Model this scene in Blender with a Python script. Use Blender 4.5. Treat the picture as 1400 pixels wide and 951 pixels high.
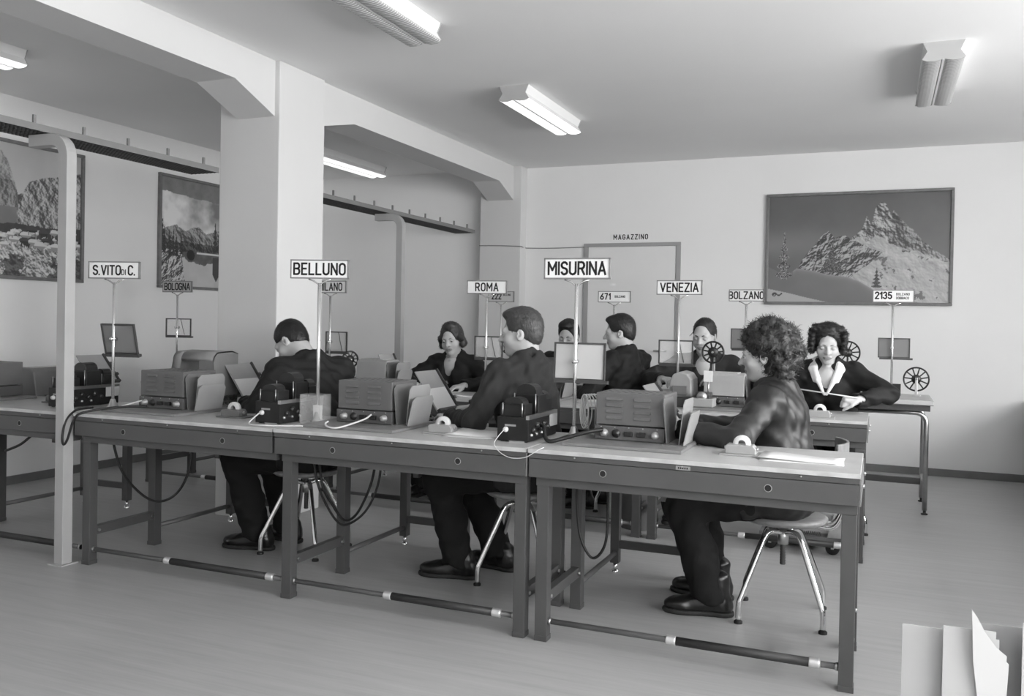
import bpy, math, random
import numpy as np
from mathutils import Vector, Matrix, Euler

for _o in list(bpy.data.objects): bpy.data.objects.remove(_o, do_unlink=True)
SC = bpy.context.scene
COL = SC.collection
PI = math.pi

# ------------------------------------------------------------------ camera (solved from the room's own lines)
F_PX, YAW, PITCH, ROLL, PY = 1200.83, -0.3965, 0.0117, 0.0183, 453.68
CAM_H = 1.28
def _cam_matrix():
    rz = lambda t: np.array([[math.cos(t), -math.sin(t), 0], [math.sin(t), math.cos(t), 0], [0, 0, 1]])
    rx = lambda t: np.array([[1, 0, 0], [0, math.cos(t), -math.sin(t)], [0, math.sin(t), math.cos(t)]])
    b = np.array([[1, 0, 0], [0, 0, -1], [0, 1, 0]], float)
    m = rz(ROLL) @ rx(PITCH) @ b @ rz(YAW)
    w = Matrix(((m[0][0], -m[1][0], -m[2][0], 0), (m[0][1], -m[1][1], -m[2][1], 0), (m[0][2], -m[1][2], -m[2][2], CAM_H), (0, 0, 0, 1)))
    return w
_cd = bpy.data.cameras.new('camera'); _cam = bpy.data.objects.new('camera', _cd); COL.objects.link(_cam)
_cam.matrix_world = _cam_matrix()
_cd.sensor_width = 36.0; _cd.lens = F_PX / 1400 * 36.0
_cd.shift_y = (PY - 475.5) / 1400.0
_cd.clip_start = 0.05
SC.camera = _cam

# ------------------------------------------------------------------ daylight, exposure
W = bpy.data.worlds.new('world'); SC.world = W; W.use_nodes = True
_bg = W.node_tree.nodes['Background']
_wn = W.node_tree.nodes; _wl = W.node_tree.links         # overcast sky above, paler snow-lit ground below the horizon
_tc = _wn.new('ShaderNodeTexCoord'); _sx = _wn.new('ShaderNodeSeparateXYZ'); _rp = _wn.new('ShaderNodeMapRange')
_wl.new(_tc.outputs['Generated'], _sx.inputs[0]); _wl.new(_sx.outputs[2], _rp.inputs[0])
_rp.inputs[1].default_value = -0.03; _rp.inputs[2].default_value = 0.03; _rp.inputs[3].default_value = 1.0; _rp.inputs[4].default_value = 1.0
_wl.new(_rp.outputs[0], _bg.inputs[0]); _bg.inputs[1].default_value = 16.2
SC.view_settings.view_transform = 'Standard'; SC.view_settings.look = 'None'
SC.view_settings.gamma = 1.0; SC.view_settings.use_curve_mapping = False
SC.view_settings.exposure = 0.0
SC.cycles.use_denoising = True
SC.cycles.max_bounces = 8; SC.cycles.diffuse_bounces = 5
SC.cycles.sample_clamp_indirect = 6.0
def portal(loc, rot, sx, sy):
    l = bpy.data.lights.new('window_portal', 'AREA'); l.shape = 'RECTANGLE'; l.size = sx; l.size_y = sy
    l.cycles.is_portal = True
    o = bpy.data.objects.new('window_portal', l); COL.objects.link(o); o.location = loc; o.rotation_euler = rot
XR, XL, YB, YF, ZC = 3.20, -5.95, 8.52, -2.6, 2.88     # room: right, left, back, front wall; ceiling
# windows of the right wall (along y) and of the wall behind the camera (along x): daylight comes through these openings
WIN_R = [(-2.3, 0.3), (0.5, 3.1), (3.3, 5.7)]
WIN_F = []
SILL, HEAD = 0.90, 2.60
for y0, y1 in WIN_R: portal((XR + 0.02, (y0 + y1) / 2, (SILL + HEAD) / 2), (0, PI / 2, 0), HEAD - SILL, y1 - y0)
for x0, x1 in WIN_F: portal(((x0 + x1) / 2, YF - 0.02, (SILL + HEAD) / 2), (PI / 2, 0, 0), x1 - x0, HEAD - SILL)

# ------------------------------------------------------------------ materials
MATS = {}
def mat(name, v, rough=0.6, metal=0.0, spec=0.5, vary=0.0, vscale=8.0, stretch=(1, 1, 1), bump=0.0, bscale=60.0, emit=0.0, coat=0.0, dirt=0.0, sheen=0.0, coords='Object'):
    if name in MATS: return MATS[name]
    m = bpy.data.materials.new(name); m.use_nodes = True; MATS[name] = m
    nt = m.node_tree; n = nt.nodes; L = nt.links
    p = n['Principled BSDF']
    p.inputs['Base Color'].default_value = (v, v, v, 1); p.inputs['Roughness'].default_value = rough
    p.inputs['Metallic'].default_value = metal; p.inputs['Specular IOR Level'].default_value = spec
    if coat: p.inputs['Coat Weight'].default_value = coat; p.inputs['Coat Roughness'].default_value = 0.1
    if sheen: p.inputs['Sheen Weight'].default_value = sheen
    if emit:
        p.inputs['Emission Color'].default_value = (1, 1, 1, 1); p.inputs['Emission Strength'].default_value = emit
    if vary or bump or dirt:
        tc = n.new('ShaderNodeTexCoord'); mp = n.new('ShaderNodeMapping'); L.new(tc.outputs[coords], mp.inputs[0])
        mp.inputs['Scale'].default_value = stretch
    if vary:
        nz = n.new('ShaderNodeTexNoise'); nz.inputs['Scale'].default_value = vscale; nz.inputs['Detail'].default_value = 5
        L.new(mp.outputs[0], nz.inputs['Vector'])
        r = n.new('ShaderNodeMapRange'); L.new(nz.outputs[0], r.inputs[0])
        r.inputs[1].default_value = 0.25; r.inputs[2].default_value = 0.75
        r.inputs[3].default_value = v * (1 - vary); r.inputs[4].default_value = v * (1 + vary)
        L.new(r.outputs[0], p.inputs['Base Color'])
    if bump:
        nb = n.new('ShaderNodeTexNoise'); nb.inputs['Scale'].default_value = bscale; nb.inputs['Detail'].default_value = 4
        L.new(mp.outputs[0], nb.inputs['Vector'])
        b = n.new('ShaderNodeBump'); b.inputs['Strength'].default_value = bump; b.inputs['Distance'].default_value = 0.01
        L.new(nb.outputs[0], b.inputs['Height']); L.new(b.outputs[0], p.inputs['Normal'])
    return m
def glass_mat(name, v=0.8, alpha=0.15, rough=0.1):
    m = bpy.data.materials.new(name); m.use_nodes = True; MATS[name] = m
    nt = m.node_tree; n = nt.nodes; L = nt.links
    p = n['Principled BSDF']; p.inputs['Base Color'].default_value = (v, v, v, 1); p.inputs['Roughness'].default_value = rough
    t = n.new('ShaderNodeBsdfTransparent'); mx = n.new('ShaderNodeMixShader'); mx.inputs[0].default_value = alpha
    L.new(t.outputs[0], mx.inputs[1]); L.new(p.outputs[0], mx.inputs[2]); L.new(mx.outputs[0], n['Material Output'].inputs[0])
    return m
def paint_mat(name, rough=0.35, coat=0.3):
    m = bpy.data.materials.new(name); m.use_nodes = True; MATS[name] = m
    n = m.node_tree.nodes; a = n.new('ShaderNodeAttribute'); a.attribute_name = 'print'
    p = n['Principled BSDF']; m.node_tree.links.new(a.outputs['Color'], p.inputs['Base Color'])
    p.inputs['Roughness'].default_value = rough; p.inputs['Coat Weight'].default_value = coat
    p.inputs['Coat Roughness'].default_value = 0.05
    return m

mat('plaster', 0.80, 0.9, spec=0.15, vary=0.03, vscale=1.2, bump=0.06, bscale=120)
mat('ceiling_paint', 0.85, 0.92, spec=0.1, vary=0.03, vscale=0.8, bump=0.05, bscale=90)
mat('beam_paint', 0.64, 0.85, spec=0.15, vary=0.02, vscale=2, bump=0.04, bscale=100)
mat('dado', 0.16, 0.5, vary=0.15, vscale=5)
mat('desk_paint', 0.085, 0.42, spec=0.4, vary=0.10, vscale=6, bump=0.03, bscale=200)
mat('leg_paint', 0.075, 0.40, spec=0.4, vary=0.10, vscale=6)
mat('desk_top', 0.45, 0.35, spec=0.5, vary=0.10, vscale=9, bump=0.02, bscale=150)
mat('desk_edge', 0.50, 0.4, spec=0.5, vary=0.22, vscale=14)
mat('chrome', 0.75, 0.14, metal=1.0)
mat('steel', 0.55, 0.32, metal=1.0, vary=0.1, vscale=20)
mat('collar_metal', 0.70, 0.35, metal=0.6)
mat('pipe_dark', 0.03, 0.5, vary=0.3, vscale=20, stretch=(1, 8, 8))
mat('pipe_gray', 0.12, 0.4)
mat('black', 0.012, 0.35, spec=0.5)
mat('black_matte', 0.012, 0.75)
mat('crackle_black', 0.010, 0.42, spec=0.4, bump=0.15, bscale=300)
mat('cable_black', 0.008, 0.5)
mat('cable_white', 0.65, 0.5)
mat('box_gray', 0.125, 0.38, spec=0.45, vary=0.08, vscale=10, bump=0.04, bscale=250)
mat('box_panel', 0.10, 0.38, spec=0.45, vary=0.08, vscale=10)
mat('box_light', 0.34, 0.42, spec=0.4, vary=0.06, vscale=10)
mat('tray_plate', 0.20, 0.4, spec=0.5, vary=0.1, vscale=10)
mat('rack_plate', 0.30, 0.4, spec=0.5, vary=0.06, vscale=10)
mat('rack_plate_dark', 0.16, 0.4, spec=0.5, vary=0.06, vscale=10)
mat('machine_gray', 0.15, 0.4, spec=0.45, vary=0.1, vscale=8)
mat('machine_dark', 0.05, 0.45)
mat('lid_gray', 0.22, 0.35, spec=0.5, vary=0.1, vscale=8)
mat('paper', 0.70, 0.9, spec=0.1)
mat('paper_gray', 0.44, 0.9, spec=0.1)
mat('folder_pale', 0.50, 0.85, spec=0.1)
mat('sheet_white', 0.52, 0.9, spec=0.1)
mat('sign_white', 0.82, 0.5, spec=0.3, vary=0.03, vscale=20)
mat('sign_gray', 0.55, 0.5, spec=0.3)
mat('sign_frame', 0.22, 0.4, spec=0.5)
mat('ink', 0.008, 0.6)
mat('pole_metal', 0.80, 0.25, metal=0.85)
mat('frame_wood', 0.16, 0.35, spec=0.5, vary=0.2, vscale=20)
mat('frame_dark', 0.06, 0.4)
mat('post_paint', 0.40, 0.4, spec=0.4, vary=0.05)
mat('tray_paint', 0.20, 0.5)
mat('mesh_dark', 0.05, 0.6)
mat('lamp_white', 0.80, 0.4, spec=0.3)
mat('lamp_end', 0.42, 0.5)
mat('diffuser', 0.50, 0.25, spec=0.6)
mat('diffuser_lit', 0.85, 0.4, emit=0.75)
mat('seat_wood', 0.22, 0.4, vary=0.2, vscale=12, stretch=(1, 6, 1))
mat('skin', 0.46, 0.45, spec=0.35, bump=0.03, bscale=120)
mat('lips', 0.24, 0.4)
mat('eye_white', 0.38, 0.25)
mat('iris', 0.015, 0.15)
mat('hair_dark', 0.012, 0.45, spec=0.5, bump=0.3, bscale=40, stretch=(4, 4, 0.7))
mat('hair_brown', 0.03, 0.45, spec=0.5, bump=0.3, bscale=40, stretch=(4, 4, 0.7))
mat('hair_grey', 0.055, 0.45, spec=0.5, bump=0.3, bscale=40, stretch=(4, 4, 0.7))
mat('coat_black', 0.012, 0.7, spec=0.3, bump=0.25, bscale=18)
mat('coat_shiny', 0.016, 0.46, spec=0.45, bump=0.15, bscale=14)
mat('coat_gray', 0.030, 0.75, spec=0.25, bump=0.25, bscale=18)
mat('smock_light', 0.12, 0.8, bump=0.2, bscale=20)
mat('trouser', 0.012, 0.85, spec=0.2, bump=0.2, bscale=20)
mat('shirt', 0.78, 0.85, bump=0.1, bscale=30)
mat('shirt_gray', 0.35, 0.85, bump=0.1, bscale=30)
mat('shoe', 0.010, 0.28, spec=0.6)
mat('sole', 0.02, 0.7)
mat('rubber', 0.015, 0.7)
mat('socket_bakelite', 0.018, 0.3)
mat('knob_gray', 0.35, 0.35, metal=0.3)
mat('door_paint', 0.74, 0.6, spec=0.3, vary=0.03, vscale=2)
mat('door_trim', 0.33, 0.6)
mat('bin', 0.16, 0.4, metal=0.3)
glass_mat('window_glass', 0.9, 0.06, 0.02)
glass_mat('case_glass', 0.85, 0.14, 0.05)
glass_mat('panel_glass', 0.75, 0.30, 0.15)
glass_mat('panel_frost', 0.62, 0.80, 0.5)
glass_mat('panel_dark', 0.22, 0.75, 0.4)
paint_mat('print')

def floor_mat():
    m = bpy.data.materials.new('floor_boards'); m.use_nodes = True; MATS['floor'] = m
    nt = m.node_tree; n = nt.nodes; L = nt.links; p = n['Principled BSDF']
    tc = n.new('ShaderNodeTexCoord')
    def noise(scale, st, det=6):
        mp = n.new('ShaderNodeMapping'); mp.inputs['Scale'].default_value = st; L.new(tc.outputs['Object'], mp.inputs[0])
        z = n.new('ShaderNodeTexNoise'); z.inputs['Scale'].default_value = scale; z.inputs['Detail'].default_value = det
        L.new(mp.outputs[0], z.inputs['Vector']); return z
    a = noise(1.0, (1.2, 26, 1)); b = noise(1.0, (0.7, 0.9, 1), 3); c = noise(1.0, (5, 90, 1))
    def mm(op, x, y):
        q = n.new('ShaderNodeMath'); q.operation = op
        for i, s in enumerate((x, y)):
            if isinstance(s, (int, float)): q.inputs[i].default_value = s
            else: L.new(s, q.inputs[i])
        return q.outputs[0]
    s = mm('ADD', mm('MULTIPLY', a.outputs[0], 0.12), mm('ADD', mm('MULTIPLY', b.outputs[0], 0.16), mm('MULTIPLY', c.outputs[0], 0.09)))
    s = mm('ADD', s, 0.21)
    L.new(s, p.inputs['Base Color'])
    p.inputs['Roughness'].default_value = 0.42; p.inputs['Specular IOR Level'].default_value = 0.4
    bp = n.new('ShaderNodeBump'); bp.inputs['Strength'].default_value = 0.08; bp.inputs['Distance'].default_value = 0.004
    L.new(a.outputs[0], bp.inputs['Height']); L.new(bp.outputs[0], p.inputs['Normal'])
floor_mat()

# ------------------------------------------------------------------ mesh building
class MB:
    def __init__(s): s.v = []; s.f = []; s.sm = []
    def add(s, vs, fs, smooth=False):
        b = len(s.v); s.v += [tuple(q) for q in vs]; s.f += [tuple(b + i for i in q) for q in fs]; s.sm += [smooth] * len(fs); return s
    def box(s, x0, y0, z0, x1, y1, z1):
        return s.add([(x0, y0, z0), (x1, y0, z0), (x1, y1, z0), (x0, y1, z0), (x0, y0, z1), (x1, y0, z1), (x1, y1, z1), (x0, y1, z1)],
                     [(0, 3, 2, 1), (4, 5, 6, 7), (0, 1, 5, 4), (1, 2, 6, 5), (2, 3, 7, 6), (3, 0, 4, 7)])
    def cbox(s, c, d): return s.box(c[0] - d[0] / 2, c[1] - d[1] / 2, c[2] - d[2] / 2, c[0] + d[0] / 2, c[1] + d[1] / 2, c[2] + d[2] / 2)
    def obox(s, m, d):          # box of size d centred in frame m
        hx, hy, hz = d[0] / 2, d[1] / 2, d[2] / 2
        vs = [m @ Vector(q) for q in [(-hx, -hy, -hz), (hx, -hy, -hz), (hx, hy, -hz), (-hx, hy, -hz), (-hx, -hy, hz), (hx, -hy, hz), (hx, hy, hz), (-hx, hy, hz)]]
        return s.add(vs, [(0, 3, 2, 1), (4, 5, 6, 7), (0, 1, 5, 4), (1, 2, 6, 5), (2, 3, 7, 6), (3, 0, 4, 7)])
    def bar(s, a, b, w, h, up=(0, 0, 1)):
        a = Vector(a); b = Vector(b); y = (b - a); l = y.length; y.normalize(); u = Vector(up)
        x = y.cross(u)
        if x.length < 1e-5: x = y.cross(Vector((1, 0, 0)))
        x.normalize(); z = x.cross(y)
        m = Matrix(((x.x, y.x, z.x, 0), (x.y, y.y, z.y, 0), (x.z, y.z, z.z, 0), (0, 0, 0, 1))); m.translation = (a + b) / 2
        return s.obox(m, (w, l, h))
    def tube(s, pts, r, n=10, cap=True, closed=False):
        P = [Vector(p) for p in pts]; k = len(P); rr = r if isinstance(r, (list, tuple)) else [r] * k
        vs = []; ref = None
        for i in range(k):
            if closed: t = P[(i + 1) % k] - P[i - 1]
            else: t = (P[min(i + 1, k - 1)] - P[max(i - 1, 0)])
            t.normalize()
            if ref is None:
                ref = t.cross(Vector((0, 0, 1)))
                if ref.length < 1e-3: ref = t.cross(Vector((1, 0, 0)))
            else: ref = ref - t * ref.dot(t)
            if ref.length < 1e-6: ref = t.orthogonal()
            ref.normalize(); bn = t.cross(ref)
            for j in range(n):
                a = 2 * PI * j / n; vs.append(P[i] + (ref * math.cos(a) + bn * math.sin(a)) * rr[i])
        fs = []
        for i in range(k if closed else k - 1):
            i2 = (i + 1) % k
            for j in range(n):
                j2 = (j + 1) % n; fs.append((i * n + j, i * n + j2, i2 * n + j2, i2 * n + j))
        s.add(vs, fs, True)
        if cap and not closed:
            b = len(s.v) - k * n
            s.f.append(tuple(b + j for j in range(n))[::-1]); s.sm.append(False)
            s.f.append(tuple(b + (k - 1) * n + j for j in range(n))); s.sm.append(False)
        return s
    def cyl(s, a, b, r, n=16, r2=None): return s.tube([a, b], [r, r if r2 is None else r2], n)
    def lathe(s, prof, c=(0, 0, 0), axis='z', n=24):
        vs = []
        for (r, h) in prof:
            for j in range(n):
                a = 2 * PI * j / n; x, y = r * math.cos(a), r * math.sin(a)
                q = (x, y, h) if axis == 'z' else ((h, x, y) if axis == 'x' else (y, h, x))
                vs.append((q[0] + c[0], q[1] + c[1], q[2] + c[2]))
        fs = []; k = len(prof)
        for i in range(k - 1):
            for j in range(n):
                j2 = (j + 1) % n; fs.append((i * n + j, i * n + j2, (i + 1) * n + j2, (i + 1) * n + j))
        s.add(vs, fs, True)
        return s
    def prism(s, poly, axis, a, b):     # polygon in the two other axes, extruded along axis from a to b
        def q(p, h): return (h, p[0], p[1]) if axis == 'x' else ((p[0], h, p[1]) if axis == 'y' else (p[0], p[1], h))
        n = len(poly); vs = [q(p, a) for p in poly] + [q(p, b) for p in poly]
        fs = [tuple(range(n)), tuple(range(2 * n - 1, n - 1, -1))] + [(i, (i + 1) % n, n + (i + 1) % n, n + i)[::-1] for i in range(n)]
        return s.add(vs, fs)
    def sphere(s, c, r, n=12, sc=(1, 1, 1)):
        vs = []; fs = []
        for i in range(n + 1):
            t = PI * i / n
            for j in range(2 * n):
                a = PI * j / n; vs.append((c[0] + r * sc[0] * math.sin(t) * math.cos(a), c[1] + r * sc[1] * math.sin(t) * math.sin(a), c[2] + r * sc[2] * math.cos(t)))
        for i in range(n):
            for j in range(2 * n):
                j2 = (j + 1) % (2 * n); fs.append((i * 2 * n + j, (i + 1) * 2 * n + j, (i + 1) * 2 * n + j2, i * 2 * n + j2))
        return s.add(vs, fs, True)
    def mesh(s, name):
        me = bpy.data.meshes.new(name); me.from_pydata(s.v, [], s.f)
        me.polygons.foreach_set('use_smooth', s.sm); me.update()
        return me
    def build(s, name, m, parent=None, bevel=0.0, fix=False):
        me = s.mesh(name)
        if fix:
            import bmesh
            bm = bmesh.new(); bm.from_mesh(me); bmesh.ops.recalc_face_normals(bm, faces=bm.faces); bm.to_mesh(me); bm.free()
        return link(name, me, m, parent, bevel)
def link(name, me, m, parent=None, bevel=0.0):
    if m is not None and not me.materials: me.materials.append(MATS[m] if isinstance(m, str) else m)
    o = bpy.data.objects.new(name, me); COL.objects.link(o)
    if parent is not None: o.parent = parent
    if bevel:
        b = o.modifiers.new('bevel', 'BEVEL'); b.width = bevel; b.segments = 2; b.limit_method = 'ANGLE'; b.angle_limit = 0.7
    return o
def tag(o, label=None, cat=None, group=None, kind=None):
    if label: o['label'] = label
    if cat: o['category'] = cat
    if group: o['group'] = group
    if kind: o['kind'] = kind
    return o
def thing(name, label, cat, loc=(0, 0, 0), rz=0.0, group=None):
    o = bpy.data.objects.new(name, None); COL.objects.link(o); o.empty_display_size = 0.1
    o.location = loc; o.rotation_euler = (0, 0, rz)
    return tag(o, label, cat, group)
def struct(name, mb, m, parent=None, bevel=0.0, fix=False):
    o = mb.build(name, m, parent, bevel, fix)
    if parent is None: o['kind'] = 'structure'
    return o
def copy_tree(o, parent=None):
    c = o.copy(); COL.objects.link(c); c.parent = parent
    for ch in o.children: copy_tree(ch, c)
    return c
def arc(c, r, a0, a1, n, plane='xz'):
    out = []
    for i in range(n + 1):
        a = a0 + (a1 - a0) * i / n; x, y = r * math.cos(a), r * math.sin(a)
        out.append((c[0] + x, c[1], c[2] + y) if plane == 'xz' else ((c[0] + x, c[1] + y, c[2]) if plane == 'xy' else (c[0], c[1] + x, c[2] + y)))
    return out
def smooth_pts(pts, n=8):           # Catmull-Rom through the points
    P = [Vector(p) for p in pts]; out = []
    for i in range(len(P) - 1):
        p0 = P[max(i - 1, 0)]; p1 = P[i]; p2 = P[i + 1]; p3 = P[min(i + 2, len(P) - 1)]
        for k in range(n):
            t = k / n; out.append(0.5 * ((2 * p1) + (p2 - p0) * t + (2 * p0 - 5 * p1 + 4 * p2 - p3) * t * t + (3 * p1 - p0 - 3 * p2 + p3) * t ** 3))
    out.append(P[-1]); return out
# ------------------------------------------------------------------ the room
def sweep_xz(mb, pts, y0, y1, h):      # flat bar of thickness h following a path in the x-z plane
    n = len(pts); vs = []
    for i, p in enumerate(pts):
        a = pts[max(i - 1, 0)]; b = pts[min(i + 1, n - 1)]
        dx, dz = b[0] - a[0], b[1] - a[1]; l = math.hypot(dx, dz); nx, nz = -dz / l, dx / l
        for s, y in ((1, y0), (1, y1), (-1, y1), (-1, y0)): vs.append((p[0] + s * nx * h / 2, y, p[1] + s * nz * h / 2))
    fs = [(0, 1, 2, 3), tuple((n - 1) * 4 + k for k in (3, 2, 1, 0))]
    for i in range(n - 1):
        for k in range(4): fs.append((i * 4 + k, (i + 1) * 4 + k, (i + 1) * 4 + (k + 1) % 4, i * 4 + (k + 1) % 4))
    mb.add(vs, fs); return mb

struct('floor', MB().box(XL - .2, YF - .2, -.1, XR + .2, YB + .2, 0), 'floor')
struct('ceiling', MB().box(XL - .2, YF - .2, ZC, XR + .2, YB + .2, ZC + .2), 'ceiling_paint')
struct('wall_back', MB().box(XL - .2, YB, 0, XR + .2, YB + .2, ZC), 'plaster')
struct('wall_left', MB().box(XL - .2, YF, 0, XL, YB, ZC), 'plaster')
def wall_with_openings(name, spans, lo, hi, mk):
    mb = MB(); mk(mb, lo, hi, 0, SILL); mk(mb, lo, hi, HEAD, ZC)
    e = [lo] + [q for s in spans for q in s] + [hi]
    for i in range(0, len(e), 2): mk(mb, e[i], e[i + 1], SILL, HEAD)
    return struct(name, mb, 'plaster')
wall_with_openings('wall_right', WIN_R, YF, YB, lambda mb, a, b, z0, z1: mb.box(XR, a, z0, XR + .2, b, z1))
wall_with_openings('wall_front', WIN_F, XL, XR, lambda mb, a, b, z0, z1: mb.box(a, YF - .2, z0, b, YF, z1))
def window(idx, a, b, side):
    def bx(mb, u0, v0, w0, u1, v1, w1):     # u along the wall, v through it, w up
        return mb.box(XR + v0, u0, w0, XR + v1, u1, w1) if side == 'r' else mb.box(u0, YF - v1, w0, u1, YF - v0, w1)
    f = MB()
    for w0, w1 in ((SILL, SILL + .05), (HEAD - .05, HEAD)): bx(f, a, .08, w0, b, .13, w1)
    for u in (a, (a + b) / 2 - .025, b - .05): bx(f, u, .08, SILL, u + .05, .13, HEAD)
    r = struct('window_%d' % idx, f, 'lamp_white')
    for u0, u1 in ((a + .05, (a + b) / 2 - .025), ((a + b) / 2 + .025, b - .05)):
        bx(MB(), u0, .10, SILL + .05, u1, .104, HEAD - .05).build('pane', 'window_glass', r)
    bx(MB(), a, 0, SILL - .03, b, .08, SILL).build('window_sill', 'lamp_white', r)
for i, (a, b) in enumerate(WIN_R): window(i + 1, a, b, 'r')
for i, (a, b) in enumerate(WIN_F): window(i + 1 + len(WIN_R), a, b, 'f')
struct('baseboard_back', MB().box(XL + .02, YB - .018, 0, -3.9, YB, .065).box(-3.42, YB - .018, 0, -2.80, YB, .065).box(-1.79, YB - .018, 0, XR, YB, .065), 'dado', bevel=.003)
struct('baseboard_left', MB().box(XL, YF, 0, XL + .018, YB, .065), 'dado', bevel=.003)
struct('baseboard_right', MB().box(XR - .018, YF, 0, XR, YB - .02, .065), 'dado')

# columns and the haunched beam they carry
def column(name, y0, y1): return struct(name, MB().box(-3.94, y0, 0, -3.475, y1, ZC), 'beam_paint', bevel=.006)
column('column', 4.49, 4.97); column('column', .62, 1.10)
struct('column', MB().box(-3.885, 8.36, 0, -3.425, YB, ZC), 'beam_paint', bevel=.006)
def beam(y0, y1, h0, h1):
    lo = 2.677
    poly = [(y0, ZC), (y0, lo - h0 * .142)] + ([(y0 + .42, lo)] if h0 else []) + ([(y1 - .37, lo)] if h1 else []) + [(y1, lo - h1 * .142), (y1, ZC)]
    return struct('beam', MB().prism(poly, 'x', -3.80, -3.512), 'beam_paint', fix=True)
beam(4.97, 8.36, .72, 1); beam(1.10, 4.49, 1, 1); beam(YF, .62, 0, 1)

# storeroom door in the back wall
dm = MB()
for x0, x1 in ((-2.785, -2.74), (-1.845, -1.80)): dm.box(x0, YB - .02, 0, x1, YB, 2.05)
dm.box(-2.785, YB - .02, 2.05, -1.80, YB, 2.085)
d = struct('door_1', dm, 'door_trim', bevel=.003)
MB().box(-2.738, YB - .012, .008, -1.847, YB, 2.047).build('door_leaf', 'door_paint', d, bevel=.002)
MB().cyl((-1.93, YB - .012, 1.02), (-1.93, YB - .05, 1.02), .011).tube([(-1.93, YB - .05, 1.02), (-2.04, YB - .05, 1.02)], .009).build('door_handle', 'steel', d)
# wire stapled along the back wall and pilaster
tag(MB().tube(smooth_pts([(-3.885, 8.352, 2.07), (-3.66, 8.352, 2.066), (-3.432, 8.352, 2.055), (-3.415, 8.40, 2.053), (-3.415, 8.508, 2.05), (-3.1, 8.512, 2.045), (-2.79, 8.512, 2.05)], 6), .005, 6).build('wall_cable', 'sign_frame'),
    'thin cable pinned along the wall between pilaster and storeroom door', 'cable')

# ------------------------------------------------------------------ stroke lettering (capital technical letters, unit height)
def _a(cx, cy, rx, ry, a0, a1, n=6): return [(cx + rx * math.cos(math.radians(a0 + (a1 - a0) * i / n)), cy + ry * math.sin(math.radians(a0 + (a1 - a0) * i / n))) for i in range(n + 1)]
_O = [(.5, .25)] + [(.5, .75)] + _a(.25, .75, .25, .25, 0, 180) + [(0, .25)] + _a(.25, .25, .25, .25, 180, 360)
GLYPH = {
 'A': (.56, [[(0, 0), (.28, 1), (.56, 0)], [(.1, .3), (.46, .3)]]), 'B': (.5, [[(0, 0), (0, 1), (.3, 1)] + _a(.3, .76, .19, .24, 90, -90) + [(0, .52)], [(.3, .52)] + _a(.3, .26, .21, .26, 90, -90) + [(0, 0)]]),
 'C': (.48, [_a(.25, .75, .24, .25, 15, 180) + _a(.25, .25, .24, .25, 180, 345)]), 'D': (.52, [[(0, 0), (0, 1), (.22, 1)] + _a(.22, .7, .3, .3, 90, 0) + _a(.22, .3, .3, .3, 0, -90) + [(0, 0)]]),
 'E': (.44, [[(.44, 1), (0, 1), (0, 0), (.44, 0)], [(0, .52), (.38, .52)]]), 'G': (.5, [_a(.25, .75, .25, .25, 20, 180) + _a(.25, .25, .25, .25, 180, 360) + [(.5, .48), (.28, .48)]]),
 'I': (.0, [[(0, 0), (0, 1)]]), 'L': (.42, [[(0, 1), (0, 0), (.42, 0)]]), 'M': (.66, [[(0, 0), (0, 1), (.33, .35), (.66, 1), (.66, 0)]]),
 'N': (.52, [[(0, 0), (0, 1), (.52, 0), (.52, 1)]]), 'O': (.5, [_O]), 'R': (.5, [[(0, 0), (0, 1), (.28, 1)] + _a(.28, .74, .21, .26, 90, -90) + [(0, .48)], [(.26, .48), (.5, 0)]]),
 'S': (.48, [_a(.24, .76, .24, .24, 20, 180) + _a(.24, .76, .24, .24, 180, 250, 3) + _a(.24, .25, .24, .25, 75, 0, 4) + _a(.24, .25, .24, .25, 0, -160)]),
 'T': (.5, [[(0, 1), (.5, 1)], [(.25, 1), (.25, 0)]]), 'U': (.5, [[(0, 1), (0, .25)] + _a(.25, .25, .25, .25, 180, 360) + [(.5, 1)]]), 'V': (.54, [[(0, 1), (.27, 0), (.54, 1)]]),
 'Z': (.5, [[(0, 1), (.5, 1), (0, 0), (.5, 0)]]), '.': (.02, [[(0, 0), (.02, 0)]]), ' ': (.2, []),
 '1': (.2, [[(0, .75), (.2, 1), (.2, 0)]]), '2': (.48, [_a(.24, .76, .24, .24, 170, 0) + _a(.24, .76, .24, .24, 0, -40, 3) + [(0, 0), (.48, 0)]]),
 '3': (.46, [_a(.22, .76, .22, .24, 160, -70), _a(.22, .27, .24, .27, 75, -160)]), '5': (.46, [[(.44, 1), (.06, 1), (.02, .55)] + _a(.22, .3, .24, .3, 110, -150)]),
 '6': (.5, [[(.42, 1), (.06, .45)] + _a(.25, .26, .25, .26, 150, 510, 12)]), '7': (.46, [[(0, 1), (.46, 1), (.14, 0)]]), 'P': (.5, [[(0, 0), (0, 1), (.28, 1)] + _a(.28, .74, .21, .26, 90, -90) + [(0, .48)]]),
}
def text_width(s, h, sp=.24):
    return sum(GLYPH[c][0] + sp for c in s) * h - sp * h
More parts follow.
